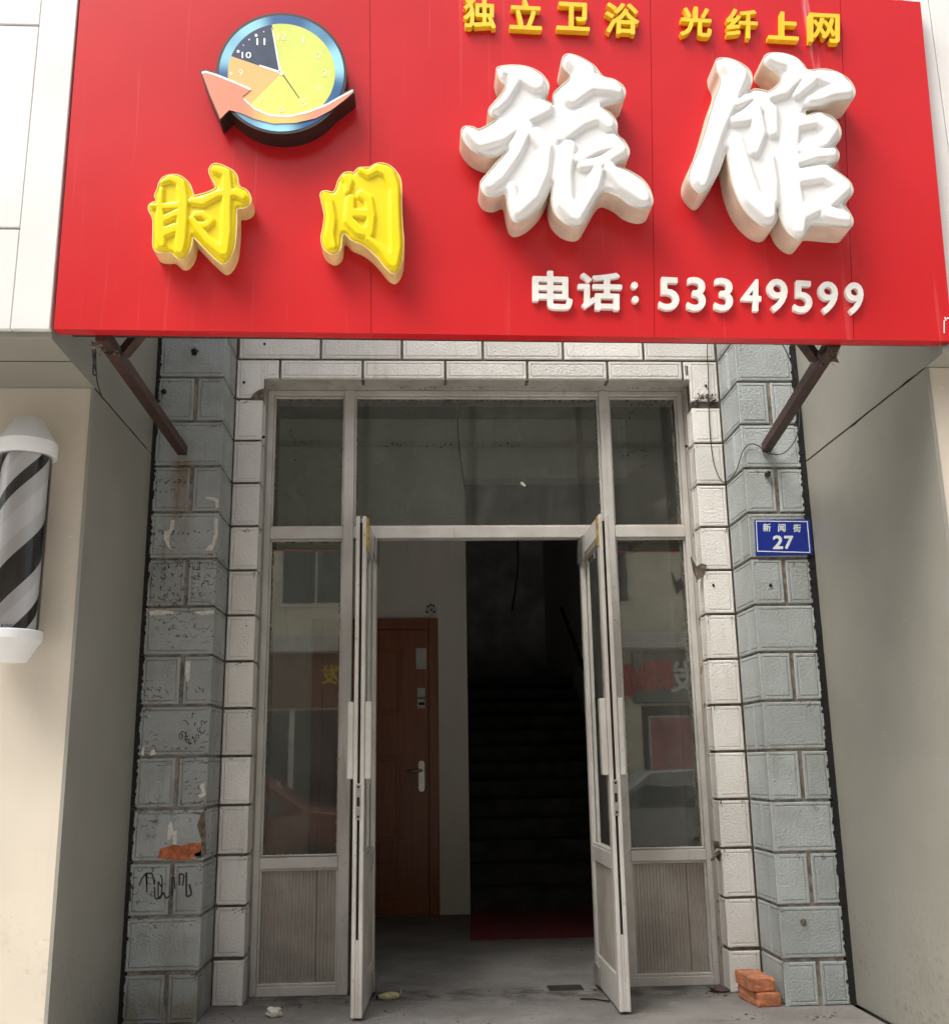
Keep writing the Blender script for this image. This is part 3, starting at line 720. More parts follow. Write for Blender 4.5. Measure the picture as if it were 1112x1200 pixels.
leaf('right leaf of the open glass door, standing before the dark stairs', .891, -.075, .575, -1)
# covers of the floor springs
tag(MB().box(.62, .79, .46, .58, .0, .004, .001).obj('floor_spring_cover', simple('dull_steel', (.05, .049, .047), .6, .3, .3, 30)), 'dark steel floor spring cover in the floor by the right door leaf', 'cover')

# ------------------------------------------------------------------ the red sign
SY = -1.452
sign = thing('shop_sign', 'large red hotel sign with raised white and yellow characters over the entrance', 'sign')
def zbot(X): return 2.613+(X+1.305)/(1.985+1.305)*(2.586-2.613)
def ztop_(X): return 4.24+(X+1.31)/(3.345)*(4.062-4.24)
def xedge_l(z): return -1.305-(z-2.6)*.004
def xedge_r(z): return 1.985+(z-2.586)*.034
cuts_px = [433, 763, 990]
bots = [xedge_l(2.6)]+[at(x, 392, Y=SY)[0] for x in (435, 767, 1000)]+[xedge_r(2.586)]
tops = [xedge_l(4.2)]+[at(x, 0, Y=SY)[0] for x in (433, 763, 985)]+[xedge_r(4.06)]
for i in range(4):
    b0, b1, t0, t1 = bots[i]+.0011, bots[i+1]-.0011, tops[i]+.0011, tops[i+1]-.0011
    MB().prism([(b0, SY, zbot(b0)), (b1, SY, zbot(b1)), (t1, SY, ztop_(t1)), (t0, SY, ztop_(t0))], (0, .05, 0)).obj('sign_panel', M['red'], sign)
for i in (1, 2, 3):
    MB().prism([(bots[i]-.004, SY+.006, zbot(bots[i])+.002), (bots[i]+.004, SY+.006, zbot(bots[i])+.002), (tops[i]+.004, SY+.006, ztop_(tops[i])-.004), (tops[i]-.004, SY+.006, ztop_(tops[i])-.004)], (0, .03, 0)).obj('seam_backing', M['red'], sign)
MB().prism([(bots[0]+.01, SY+.051, zbot(bots[0])+.012), (bots[4]-.01, SY+.051, zbot(bots[4])+.012), (tops[4]-.01, SY+.051, ztop_(tops[4])-.01), (tops[0]+.01, SY+.051, ztop_(tops[0])-.01)], (0, .002, 0)).obj('back_sheet', simple('grey_back_sheet', (.36, .36, .34), .6), sign)
q = MB()
for X in (-1.2, -.4, .4, 1.2, 1.85): q.bar((X, SY+.075, zbot(X)+.02), (X, SY+.075, ztop_(X)-.03), .04, .04)
for z in (2.66, 3.4, 4.0): q.bar((-1.28, SY+.115, z), (1.95, SY+.115, z-.02), .04, .04)
q.obj('back_frame', M['bracket'], sign)
# clutter at the top right edge, behind the sign
q = MB()
for i in range(5): q.bar((1.25+.14*i, SY+.2, 4.05+random.uniform(-.02, .05)), (1.37+.14*i, SY+.26, 4.1+random.uniform(-.02, .06)), .05, .06)
tag(q.obj('roof_rubble', M['upper_wall']), 'grey broken coping pieces showing over the top right sign edge', 'rubble')

# --- brush characters: an outline with strokes pressed up as relief
def catmull(P, n=7):
    P = np.array(P, float); N = len(P); out = []
    for i in range(N):
        p0, p1, p2, p3 = P[(i-1) % N], P[i], P[(i+1) % N], P[(i+2) % N]
        for k in range(n):
            t = k/n; out.append(.5*((2*p1)+(-p0+p2)*t+(2*p0-5*p1+4*p2-p3)*t*t+(-p0+3*p1-3*p2+p3)*t**3))
    return np.array(out)
def poly_sdf(P, X, Y):
    d2 = np.full(X.shape, 1e18); ins = np.zeros(X.shape, bool); N = len(P)
    for i in range(N):
        a, b = P[i], P[(i+1) % N]; e = b-a; L = e@e+1e-12
        t = np.clip(((X-a[0])*e[0]+(Y-a[1])*e[1])/L, 0, 1)
        d2 = np.minimum(d2, (X-a[0]-t*e[0])**2+(Y-a[1]-t*e[1])**2)
        if a[1] != b[1]:
            c = (a[1] > Y) != (b[1] > Y); ins ^= c & (X < (b[0]-a[0])*(Y-a[1])/(b[1]-a[1])+a[0])
    return np.sqrt(d2)*np.where(ins, 1, -1)
def stroke_field(strokes, X, Y):
    s = np.full(X.shape, -9.)
    for st in strokes:
        for (x0, y0, r0), (x1, y1, r1) in zip(st[:-1], st[1:]):
            ex, ey = x1-x0, y1-y0; L = ex*ex+ey*ey+1e-9
            t = np.clip(((X-x0)*ex+(Y-y0)*ey)/L, 0, 1); r = r0+(r1-r0)*t
            s = np.maximum(s, (r-np.hypot(X-x0-t*ex, Y-y0-t*ey)))
    return s
def march(f, xs, ys):
    """marching squares over f>0: shared vertices, polygons"""
    H, Wd = f.shape; ids = {}; V = []; Fc = []
    def vid(key, p):
        if key not in ids: ids[key] = len(V); V.append(p)
        return ids[key]
    for j in range(H-1):
        for i in range(Wd-1):
            c = ((i, j), (i+1, j), (i+1, j+1), (i, j+1)); val = [f[b, a] for a, b in c]
            if max(val) <= 0: continue
            poly = []
            for k in range(4):
                (a, b), (a2, b2) = c[k], c[(k+1) % 4]; v0, v1 = val[k], val[(k+1) % 4]
                if v0 > 0: poly.append(vid((a, b), (xs[a], ys[b])))
                if (v0 > 0) != (v1 > 0):
                    t = v0/(v0-v1); key = ('e', min((a, b), (a2, b2)), max((a, b), (a2, b2)))
                    poly.append(vid(key, (xs[a]+(xs[a2]-xs[a])*t, ys[b]+(ys[b2]-ys[b])*t)))
            if len(poly) >= 3: Fc.append(tuple(poly))
    return np.array(V), Fc
def boundary(Fc):
    cnt = {}
    for q in Fc:
        for a, b in zip(q, q[1:]+q[:1]):
            cnt[(a, b)] = 1
    return [(a, b) for (a, b) in cnt if (b, a) not in cnt]
def to_world(px, Y): return np.array([at(x, y, Y=Y) for x, y in px])
def raised(fieldfn, bbox, step, px_of, yf, hfn, face_mat, side_mat, name, parent, side_name='side_wall', y_back=SY-.0005, rim=0.):
    xs = np.arange(bbox[0], bbox[2]+step, step); ys = np.arange(bbox[1], bbox[3]+step, step); X, Y = np.meshgrid(xs, ys)
    V, Fc = march(fieldfn(X, Y), xs, ys)
    Wp = to_world([px_of(*p) for p in V], yf); hh = hfn(V[:, 0], V[:, 1]); Wf = Wp.copy(); Wf[:, 1] -= hh
    Fc2 = [q[::-1] for q in Fc]
    a, b, c = (Wf[i] for i in Fc2[len(Fc2)//2][:3])
    if np.cross(b-a, c-a)[1] > 0: Fc2 = Fc
    me = bpy.data.meshes.new(name); me.from_pydata(Wf.tolist(), [], Fc2); me.polygons.foreach_set('use_smooth', [True]*len(Fc2)); me.update()
    o = link_mesh(name, me, parent, face_mat)
    be = boundary(Fc2); used = sorted({i for e in be for i in e}); mp = {i: k for k, i in enumerate(used)}; n = len(used)
    nrm = {i: np.zeros(2) for i in used}
    for a, b in be:
        e = (Wp[b]-Wp[a])[[0, 2]]; nn = np.array([e[1], -e[0]])/(np.hypot(*e)+1e-12); nrm[a] += nn; nrm[b] += nn
    cen = Wp[used].mean(0); vv = []
    w = rim*1.3; fr_ = yf-rim
    for off, yy in ((0, yf+.0004), (0, fr_), (w, fr_), (w, y_back)):
        for i in used:
            m_ = nrm[i]/(np.hypot(*nrm[i])+1e-12)*off; vv.append((Wp[i][0]+m_[0], yy, Wp[i][2]+m_[1]))
    rings = ((0, 1), (1, 2), (2, 3)) if rim > 0 else ((0, 3),)
    ff = [(p*n+mp[b], p*n+mp[a], q_*n+mp[a], q_*n+mp[b]) for p, q_ in rings for a, b in be]
    ms = bpy.data.meshes.new(side_name); ms.from_pydata(vv, [], ff); ms.update()
    s = link_mesh(side_name, ms, o, side_mat)
    return o
CH = {}
CH['lv'] = dict(o=(530, 55), s=4.633, depth=.105, H=.026, mat=('white_acrylic', 'cream_edge'), label='large white brush character on the left of the white pair',
 out=[(250,110),(330,100),(410,110),(480,145),(520,200),(515,250),(500,285),(548,308),(550,258),(585,218),(630,180),(640,150),(598,105),(600,60),(632,40),(700,60),(770,105),(815,160),(880,180),(930,220),(934,265),(905,297),(815,325),(860,365),(890,410),(893,475),(930,510),(957,560),(945,605),(890,645),(960,675),(1030,720),(1070,775),(1085,830),(1075,865),(1030,877),(960,855),(900,810),(830,785),(790,820),(750,890),(710,960),(670,975),(610,955),(560,905),(540,840),(540,750),(515,800),(480,860),(420,920),(360,950),(325,935),(305,870),(287,797),(230,812),(185,805),(160,775),(155,735),(190,690),(240,630),(297,563),(240,590),(180,592),(110,560),(65,510),(50,465),(65,435),(110,435),(150,447),(240,392),(205,370),(200,340),(230,300),(272,250),(290,208),(258,175),(245,135)],
 st=[[(285,140,32),(390,165,52),(450,205,52)],[(330,195,42),(275,285,42),(235,345,26)],[(85,470,26),(150,525,42),(260,485,52),(390,385,52),(500,340,44)],[(400,450,40),(330,590,44),(250,700,46),(200,755,34)],[(450,490,40),(505,560,38),(480,690,48),(425,805,52),(350,895,36)],[(325,770,24),(330,870,34)],[(640,78,30),(715,140,58),(715,210,66),(645,285,46)],[(750,205,52),(865,225,44),(900,250,28)],[(590,500,36),(690,405,52),(790,370,48),(845,430,36)],[(625,560,46),(600,700,48),(605,850,52),(670,930,38)],[(680,620,32),(780,560,40),(870,530,46),(915,570,30),(800,640,34),(700,655,28)],[(785,690,36),(755,780,44),(690,890,42)],[(850,668,38),(940,745,56),(1035,830,38)]])
CH['guan'] = dict(o=(790, 50), s=4.8, depth=.11, H=.026, mat=('white_acrylic', 'cream_edge'), label='large white brush character on the right of the white pair',
 out=[(240,95),(300,90),(370,115),(420,155),(436,205),(425,250),(415,282),(450,262),(500,268),(532,275),(580,240),(600,205),(575,172),(530,140),(502,108),(510,75),(545,60),(610,62),(680,85),(725,125),(752,155),(850,150),(930,175),(985,215),(1012,265),(1005,308),(975,326),(900,335),(830,362),(740,375),(742,410),(800,395),(870,410),(915,450),(934,500),(925,545),(900,580),(922,620),(915,665),(875,695),(940,745),(985,785),(1002,830),(990,862),(955,905),(985,960),(1002,1000),(988,1036),(920,1037),(800,1027),(757,1040),(735,1085),(705,1105),(660,1085),(620,1040),(590,970),(578,925),(575,985),(560,1020),(530,1035),(480,1020),(420,970),(370,900),(330,800),(305,680),(292,608),(265,680),(240,740),(190,820),(155,850),(120,830),(85,775),(92,705),(140,600),(180,480),(222,330),(260,215),(238,150)],
 st=[[(295,140,48),(350,195,58),(305,330,50),(235,500,44),(175,680,44),(145,795,40)],[(340,360,24),(430,320,28),(480,335,30),(400,430,42),(330,450,28)],[(470,330,36),(535,400,42),(548,515,30)],[(345,560,36),(380,700,44),(430,880,54),(520,965,48)],[(450,400,38),(470,520,42),(445,620,30)],[(540,660,18),(545,800,34),(535,960,40)],[(540,100,34),(650,115,52),(690,180,50),(605,275,44),(545,310,28)],[(700,185,46),(755,215,44),(680,305,22)],[(800,200,34),(900,225,50),(965,280,34),(880,285,38),(765,340,28)],[(665,420,40),(645,600,48),(655,850,54),(690,1000,48),(700,1065,28)],[(670,460,44),(800,440,40),(875,500,40),(830,570,38),(720,610,42)],[(880,635,32),(790,640,34),(700,670,34)],[(700,765,46),(840,745,44),(945,820,42),(860,900,44),(720,965,46)],[(850,965,42),(955,1000,34)]])
CH['shi'] = dict(o=(165, 185), s=7.943, depth=.08, H=.019, mat=('yellow_acrylic', 'gold_edge'), label='raised yellow character on the left of the yellow pair',
 out=[(175,235),(210,185),(280,160),(350,165),(410,200),(455,250),(480,320),(497,352),(600,330),(690,290),(705,262),(680,210),(650,160),(640,110),(670,65),(720,58),(790,85),(860,125),(895,175),(905,240),(930,275),(980,300),(1015,350),(1022,400),(1000,440),(950,465),(895,475),(890,600),(880,750),(865,850),(830,930),(785,980),(740,975),(640,885),(505,745),(482,740),(470,820),(440,890),(400,935),(360,940),(320,910),(280,880),(220,882),(150,870),(120,820),(120,680),(115,560),(80,485),(82,440),(110,420),(150,400),(135,350),(160,290)],
 st=[[(205,245,24),(285,205,34),(375,235,48),(400,400,50),(390,600,54),(375,800,54),(370,870,42)],[(205,310,24),(185,430,32),(190,600,42),(190,760,50),(200,815,40)],[(110,460,22),(240,470,34),(380,460,36)],[(195,600,36),(340,530,36)],[(200,720,50),(320,670,46)],[(480,420,32),(580,425,42),(720,350,38),(900,340,40),(955,380,34)],[(690,120,34),(800,150,46),(812,300,48),(800,500,46),(800,700,50),(780,885,46)],[(765,885,46),(640,790,42),(540,670,42),(485,580,28)],[(520,545,32),(590,540,36),(660,600,36),(610,645,36),(540,640,32)]])
CH['jian'] = dict(o=(370, 185), s=8., depth=.08, H=.019, mat=('yellow_acrylic', 'gold_edge'), label='raised yellow character on the right of the yellow pair',
 out=[(50,330),(100,312),(160,325),(190,290),(215,215),(260,150),(320,135),(355,145),(400,100),(460,92),(510,90),(560,60),(620,52),(690,75),(750,130),(790,200),(800,300),(800,450),(810,650),(820,780),(810,930),(790,1020),(750,1075),(710,1075),(660,1030),(560,910),(450,820),(340,770),(290,720),(260,705),(243,740),(235,830),(210,880),(165,903),(110,880),(70,830),(55,750),(75,640),(85,540),(75,460),(55,390)],
 st=[[(85,355,24),(130,430,40),(150,600,44),(130,740,48),(160,840,38)],[(270,195,36),(310,240,44),(300,330,28)],[(425,130,32),(490,170,34),(580,110,42),(680,150,56),(738,300,46),(740,600,50),(750,850,54),(730,1000,46)],[(710,985,46),(610,860,36),(490,765,30)],[(330,400,44),(312,600,48),(400,690,50),(500,720,44),(520,550,44),(495,400,44),(430,360,42)],[(320,530,44),(500,540,44)]])
for key, d in CH.items():
    P = catmull(d['out'], 6); ox, oy = d['o']; sc_ = d['s']
    bb = (P[:, 0].min()-6, P[:, 1].min()-6, P[:, 0].max()+6, P[:, 1].max()+6)
    def hfn(x, y, d=d, P=P):
        s = stroke_field(d['st'], x, y); e = poly_sdf(P, x, y); k = np.clip((s+9)/22, 0, 1); k = k*k*(3-2*k)
        g = np.clip((e-6)/17, 0, 1); g = g*g*(3-2*g)
        return d['H']*g*(.38+.62*k)
    raised(lambda X, Y, P=P: poly_sdf(P, X, Y), bb, 7.0 if sc_ < 6 else 9.0, lambda x, y: (ox+x/sc_, oy+y/sc_), SY-d['depth'], hfn, M[d['mat'][0]], M[d['mat'][1]], 'character', sign, rim=.003)['label'] = d['label']

# --- block characters
GLY = {}
def glyph_mesh(ch, bold, res):
    """outline of a character, thickened by 'bold' em and re-meshed; returns front verts (0..1), faces, boundary"""
    if (ch, bold, res) in GLY: return GLY[(ch, bold, res)]
    cu = bpy.data.curves.new('glyph', 'FONT'); cu.body = ch; cu.size = 1; cu.resolution_u = 4
    ob = bpy.data.objects.new('glyph', cu); COL.objects.link(ob)
    me = bpy.data.meshes.new_from_object(ob.evaluated_get(bpy.context.evaluated_depsgraph_get()))
    bpy.data.objects.remove(ob); bpy.data.curves.remove(cu)
    co = np.array([v.co[:2] for v in me.vertices]); cnt = {}
    key = {}; idm = [key.setdefault((round(x, 5), round(y, 5)), i) for i, (x, y) in enumerate(co)]
    for p in me.polygons:
        q = [idm[k] for k in p.vertices]
        for a, b in zip(q, q[1:]+q[:1]): cnt[(min(a, b), max(a, b))] = cnt.get((min(a, b), max(a, b)), 0)+1
    E = [(co[a], co[b]) for (a, b), c in cnt.items() if c == 1]
    lo, hi = co.min(0)-bold, co.max(0)+bold; st = (hi-lo).max()/res
    xs = np.arange(lo[0]-2*st, hi[0]+3*st, st); ys = np.arange(lo[1]-2*st, hi[1]+3*st, st); X, Y = np.meshgrid(xs, ys)
    d2 = np.full(X.shape, 1e9); ins = np.zeros(X.shape, bool)
    for a, b in E:
        e = b-a; L = e@e+1e-12; t = np.clip(((X-a[0])*e[0]+(Y-a[1])*e[1])/L, 0, 1)
        d2 = np.minimum(d2, (X-a[0]-t*e[0])**2+(Y-a[1]-t*e[1])**2)
        if a[1] != b[1]: ins ^= ((a[1] > Y) != (b[1] > Y)) & (X < e[0]*(Y-a[1])/e[1]+a[0])
    V, Fc = march(np.sqrt(d2)*np.where(ins, 1, -1)+bold, xs, ys)
    lo, hi = V.min(0), V.max(0); V = (V-lo)/(hi-lo)
    bpy.data.meshes.remove(me); GLY[(ch, bold, res)] = (V, Fc, boundary(Fc)); return GLY[(ch, bold, res)]
def glyph(ch, box, Yf, depth, mat, parent, bold=.022, name='character', shear=0., res=64):
    V, Fc, be = glyph_mesh(ch, bold, res); u, v = V[:, 0], V[:, 1]
    x0, y0, x1, y1 = box; tl, tr, bl, br = (at(x, y, Y=Yf) for x, y in ((x0, y0-shear), (x1, y0+shear), (x0, y1-shear), (x1, y1+shear)))
    P = ((1-u)*v)[:, None]*tl+(u*v)[:, None]*tr+((1-u)*(1-v))[:, None]*bl+(u*(1-v))[:, None]*br
    P[:, 1] = Yf; n = len(P); vv = P.tolist(); ff = list(Fc)
    used = sorted({i for e in be for i in e}); mp = {i: n+k for k, i in enumerate(used)}; k = len(used)
    for dy in (0, depth): vv += [(P[i][0], Yf+dy, P[i][2]) for i in used]
    ff += [(mp[b], mp[a], mp[a]+k, mp[b]+k) for a, b in be]
    me = bpy.data.meshes.new(name); me.from_pydata(vv, [], ff); me.update()
    return link_mesh(name, me, parent, mat)
for ch, b in (('独', (543, -4, 581, 32)), ('立', (597, -1, 635, 34)), ('卫', (652, 2, 691, 35)), ('浴', (709, 3, 749, 39)), ('光', (797, 7, 834, 42)), ('纤', (851, 10, 888, 44)), ('上', (900, 13, 936, 46)), ('网', (948, 15, 984, 49))):
    glyph(ch, b, SY-.026, .0262, M['gold'], sign, .024, shear=1, res=80)
for ch, b in (('电', (624, 317, 671, 362)), ('话', (677, 319, 729, 363)), ('.', (739.5, 330, 747.5, 338)), ('.', (740.5, 346.5, 748.5, 354.5)), ('5', (771, 324, 797, 363)), ('3', (804, 324, 828, 364)), ('3', (836, 325, 860, 364)), ('4', (868, 326, 893, 364)), ('9', (898, 326, 924, 365)), ('5', (929, 328, 953, 366)), ('9', (958, 329, 983, 367)), ('9', (990, 330, 1013, 368))):
    if ch.isdigit(): b = (b[0]+1, b[1]+.5, b[2]-1, b[3])
    glyph(ch, b, SY-.018, .0182, M['white_letter'], sign, .028 if not ch.isdigit() else .018, shear=.6 if ch != '.' else 0, res=80 if ch != '.' else 16)
glyph('门', (1106, 371, 1117, 390), SY-.002, .0022, M['white_letter'], sign, .004)

# --- clock emblem
EY = SY-.085; ex, ey, es = 230, 10, 5.56
CC = (555, 420); CR = (418, 388)
arrow = [(30,408),(60,400),(130,420),(250,468),(365,520),(305,572),(380,640),(480,682),(600,690),(720,664),(850,614),(940,563),(1020,520),(1026,545),(960,602),(880,662),(780,715),(650,745),(500,750),(380,720),(290,682),(215,662),(155,722),(90,570)]
def dense(P, n=4): return np.array([np.array(P[i])*(1-k/n)+np.array(P[(i+1) % len(P)])*k/n for i in range(len(P)) for k in range(n)], float)
AP = dense(arrow)
def ellf(X, Y, r=1.): return (1-np.hypot((X-CC[0])/(CR[0]*r), (Y-CC[1])/(CR[1]*r)))*400
epx = lambda x, y: (ex+x/es, ey+y/es)
emb = raised(lambda X, Y: np.maximum(ellf(X, Y, 1.02), poly_sdf(AP, X, Y)+6), (15, 20, 1050, 820), 9., epx, EY, lambda x, y: 0*x, M['black_edge'], M['black_edge'], 'clock_emblem', sign, 'emblem_side')
emb['label'] = 'clock emblem with blue rim and orange arrow above the yellow characters'
cw = at(*epx(*CC), Y=EY)
def flat(name, fn, bb, mat, dy, st=8.):
    xs = np.arange(bb[0], bb[2]+st, st); ys = np.arange(bb[1], bb[3]+st, st); X, Y = np.meshgrid(xs, ys); V, Fc = march(fn(X, Y), xs, ys)
    Wp = to_world([epx(*p) for p in V], EY-dy); a, b, c = (Wp[i] for i in Fc[len(Fc)//2][:3])
    if np.cross(b-a, c-a)[1] > 0: Fc = [q[::-1] for q in Fc]
    me = bpy.data.meshes.new(name); me.from_pydata(Wp.tolist(), [], Fc); me.update(); return link_mesh(name, me, emb, mat)
full = (100, 20, 1000, 830)
flat('dial_rim', lambda X, Y: np.minimum(ellf(X, Y, .975), -ellf(X, Y, .83)), full, ring_mat(cw), .0012)
def sector(a0, a1):
    def fn(X, Y):
        t = np.degrees(np.arctan2(-(Y-CC[1]), X-CC[0])) % 360; m_ = (t-a0) % 360; wd = (a1-a0) % 360
        r = np.hypot(X-CC[0], Y-CC[1]); s = np.minimum(m_, wd-m_); s = np.where(m_ > wd, -np.minimum(m_-wd, 360-m_), s)
        return np.minimum(ellf(X, Y, .835), np.radians(np.clip(s, -60, 60))*r)
    return fn
flat('dial_print', sector(225, 360+101), full, M['dial_green'], .0016, 6.); flat('dial_print', sector(161, 225), full, M['dial_peach'], .0017, 6.); flat('dial_print', sector(101, 161), full, M['navy'], .0018, 6.)
flat('arrow_print', lambda X, Y: poly_sdf(AP, X, Y)-3, (15, 380, 1040, 760), arrow_mat(cw), .004, 7.)
flat('arrow_edge', lambda X, Y: np.minimum(poly_sdf(AP, X, Y)-2, -poly_sdf(AP, X, Y-17)), (15, 380, 1040, 760), M['white_print'], .0046, 4.)
def needle(pts, mat, dy=.0024): MB().prism([at(*epx(*p), Y=EY-dy) for p in pts], (0, .0004, 0)).obj('clock_hand', mat, emb)
needle([(541, 418), (489, 118), (503, 150), (555, 415)], M['white_print']); needle([(550, 405), (410, 362), (410, 374), (545, 420)], M['white_print']); needle([(558, 425), (668, 582), (672, 579), (564, 421)], M['black_edge'])
n = 16; MB().prism([at(CC[0]/es+ex+13/es*math.cos(t), CC[1]/es+ey+13/es*math.sin(t), Y=EY-.003) for t in np.linspace(0, 2*math.pi, n, endpoint=False)], (0, .0005, 0)).obj('clock_hub', M['white_print'], emb)
def num(ch, x0, y0, x1, y1, mat, bold=.01): glyph(ch, (*epx(x0, y0), *epx(x1, y1)), EY-.0025, .0004, mat, emb, bold, 'numeral', 0., 40)
num('11', 392, 190, 450, 234, M['white_print'], .012); num('10', 296, 280, 358, 320, M['white_print'], .012)
for ch, x, y in (('9', 288, 415), ('8', 325, 525), ('7', 418, 605), ('6', 556, 652), ('5', 700, 610), ('4', 800, 525), ('3', 835, 418), ('2', 800, 300), ('1', 698, 200)): num(ch, x-(6 if ch == '1' else 15), y-22, x+(6 if ch == '1' else 15), y+22, M['faint_print'], .0)
num('12', 532, 155, 585, 200, M['faint_print'], .0)
for x, y, r in ((390, 171, 10), (273, 276, 10), (345, 199, 5), (307, 236, 4), (440, 148, 4), (228, 420, 8)):
    MB().prism([at(*epx(x+r*math.cos(t), y+r*math.sin(t)), Y=EY-.0024) for t in np.linspace(0, 2*math.pi, 10, endpoint=False)], (0, .0004, 0)).obj('dial_dot', M['white_print'], emb)

# ------------------------------------------------------------------ sign brackets
def bracket(label, p0, p1, kx):
    r = thing('sign_bracket', label, 'bracket', None)
    MB().bar(p0, p1, .045, .045).obj('arm', M['bracket'], r)
    p1 = np.array(p1); p0 = np.array(p0); d = (p1-p0)/np.linalg.norm(p1-p0)
    a = p1-d*.22; MB().bar(a+np.array([kx*.02, 0, .02]), (a[0]+kx*.20, SY+.14, a[2]+.17), .038, .038).obj('brace', M['bracket'], r)
    q = MB()
    for i in range(40):
        c = p1-d*random.uniform(0, .16)+np.array([random.uniform(-.035, .035), 0, random.uniform(-.04, .01)]); q.add([c+rng.normal(0, .008, 3) for _ in range(4)], [(0, 1, 2), (0, 2, 3), (0, 3, 1), (1, 3, 2)])
    q.obj('weld_scale', M['rubble'], r)['kind'] = 'stuff'
bracket('rusty brown steel sign bracket on the grimy left pillar', (-1.165, .0, 2.600), (-1.150, SY+.052, 2.614), 1)
bracket('brown steel sign bracket above the blue number plate', (1.752, .0, 2.615), (1.555, SY+.052, 2.603), -1)

# ------------------------------------------------------------------ number plate
np_ = thing('number_plate', 'blue street number plate reading 27 on the right pillar', 'sign')
PY = -.010
MB().prism([at(x, y, Y=PY) for x, y in ((884, 609), (949.5, 608.5), (952.5, 650), (886, 651.5))], (0, .004, 0)).obj('plate', M['plate_blue'], np_)
o4 = [(885.4, 610.2), (946.1, 611), (949.4, 647.8), (887.4, 646.2)]; o4 = [(884.6+.9, 610), (946.4, 610.6), (949.6, 648), (887.3, 646.5)]
i4 = [(886.5, 611.1), (945.4, 611.7), (948.5, 646.9), (888.3, 645.4)]
for k in range(4):
    MB().prism([at(*p, Y=PY-.0008) for p in (o4[k], o4[(k+1) % 4], i4[(k+1) % 4], i4[k])], (0, .0006, 0)).obj('border', M['plate_white'], np_)
for ch, b in (('新', (894, 613.4, 903.2, 622.9)), ('闻', (911.8, 613.8, 920.4, 623.2)), ('街', (929.4, 614.2, 938.4, 623.6))): glyph(ch, b, PY-.0012, .0010, M['plate_white'], np_, .018)
glyph('2', (905.6, 627.4, 917.6, 643.4), PY-.0012, .0010, M['plate_white'], np_, .03); glyph('7', (918.8, 627.8, 929.6, 643.4), PY-.0012, .0010, M['plate_white'], np_, .03)

# ------------------------------------------------------------------ cables
def cable(label, pts, r=.0035):
    P = np.array(pts, float); out = []
    for i in range(len(P)-1):
        p0, p1, p2, p3 = P[max(i-1, 0)], P[i], P[i+1], P[min(i+2, len(P)-1)]
        for k in range(8):
            t = k/8; out.append(.5*((2*p1)+(-p0+p2)*t+(2*p0-5*p1+4*p2-p3)*t*t+(-p0+3*p1-3*p2+p3)*t**3))
    out.append(P[-1]); return tag(MB().tube(out, r, 6).obj('cable', M['black_cable'], None, True), label, 'cable')
A = lambda x, y, Y: at(x, y, Y=Y)
cable('thin black cable drooping from the white corner and behind the right bracket', [A(838, 396, REC-.02), A(829, 404, REC-.02), A(830, 440, REC-.012), A(831, 490, REC-.01), A(835, 535, REC-.01), A(842, 558, .18), A(850, 565, .05), A(862, 553, -.012), A(869, 532, -.012), A(877, 521, -.012), A(888, 522, -.02), A(900, 531, -.03), A(918, 531, -.02), A(932, 515, -.02), A(937, 490, -.02), A(935, 450, -.02), A(925, 420, -.03), A(914, 398, -.06)], .0028)
cable('thin wire hanging down the left dark panel', [A(112, 405, -1.1), A(113, 440, -1.1), A(116, 455, -1.1), A(120, 466, -1.04)], .0025)
cable('loose loop of wire hanging under the rusty left bracket', [A(108, 400, -1.25), A(110, 425, -1.22), A(113, 438, -1.2), A(109, 437, -1.2), A(111, 415, -1.22), A(113, 402, -1.25)], .003)
cable('thin bell wire hanging inside behind the transom glass', [A(536, 478, .62), A(537, 510, .62), A(540, 540, .62), A(545, 575, .62)], .004)
cable('dark cord hanging in the stairwell opening', [A(606, 632, 3.6), A(607, 660, 3.6), A(604, 690, 3.6), A(600, 715, 3.6)], .008)

# ------------------------------------------------------------------ barber pole
YW_ = -.925
pc = at(21, 640, Y=YW_-.13); bp_ = thing('barber_pole', 'black and white striped barber pole on the beige wall at left', 'barber pole')
cx, cy = pc[0], YW_-.125
zc = lambda y: at(21, y, Y=cy)[2]
def hw(x, y): return abs(at(x, y, Y=cy)[0]-cx)
Rt = .097; Ri = .085
z_top, z_c1, z_c2, z_b1, z_b2 = zc(493), zc(519), zc(535), zc(741), zc(776)
o = MB().lathe([(.0, z_top+.006), (.050, z_top+.006), (.057, z_top), (.103, z_c1+.004), (.112, z_c1-.004), (.112, z_c2), (.110, z_c2-.004), (0, z_c2-.004)], cx, cy, 48).obj('top_cap', M['white_plastic'], bp_); smooth_by_angle(o, 35)
o = MB().lathe([(0, z_b1+.004), (.106, z_b1+.004), (.112, z_b1), (.112, z_b1-.03), (.107, z_b1-.036), (.066, z_b2+.004), (.060, z_b2), (0, z_b2)], cx, cy, 48).obj('bottom_cap', M['white_plastic'], bp_); smooth_by_angle(o, 35)
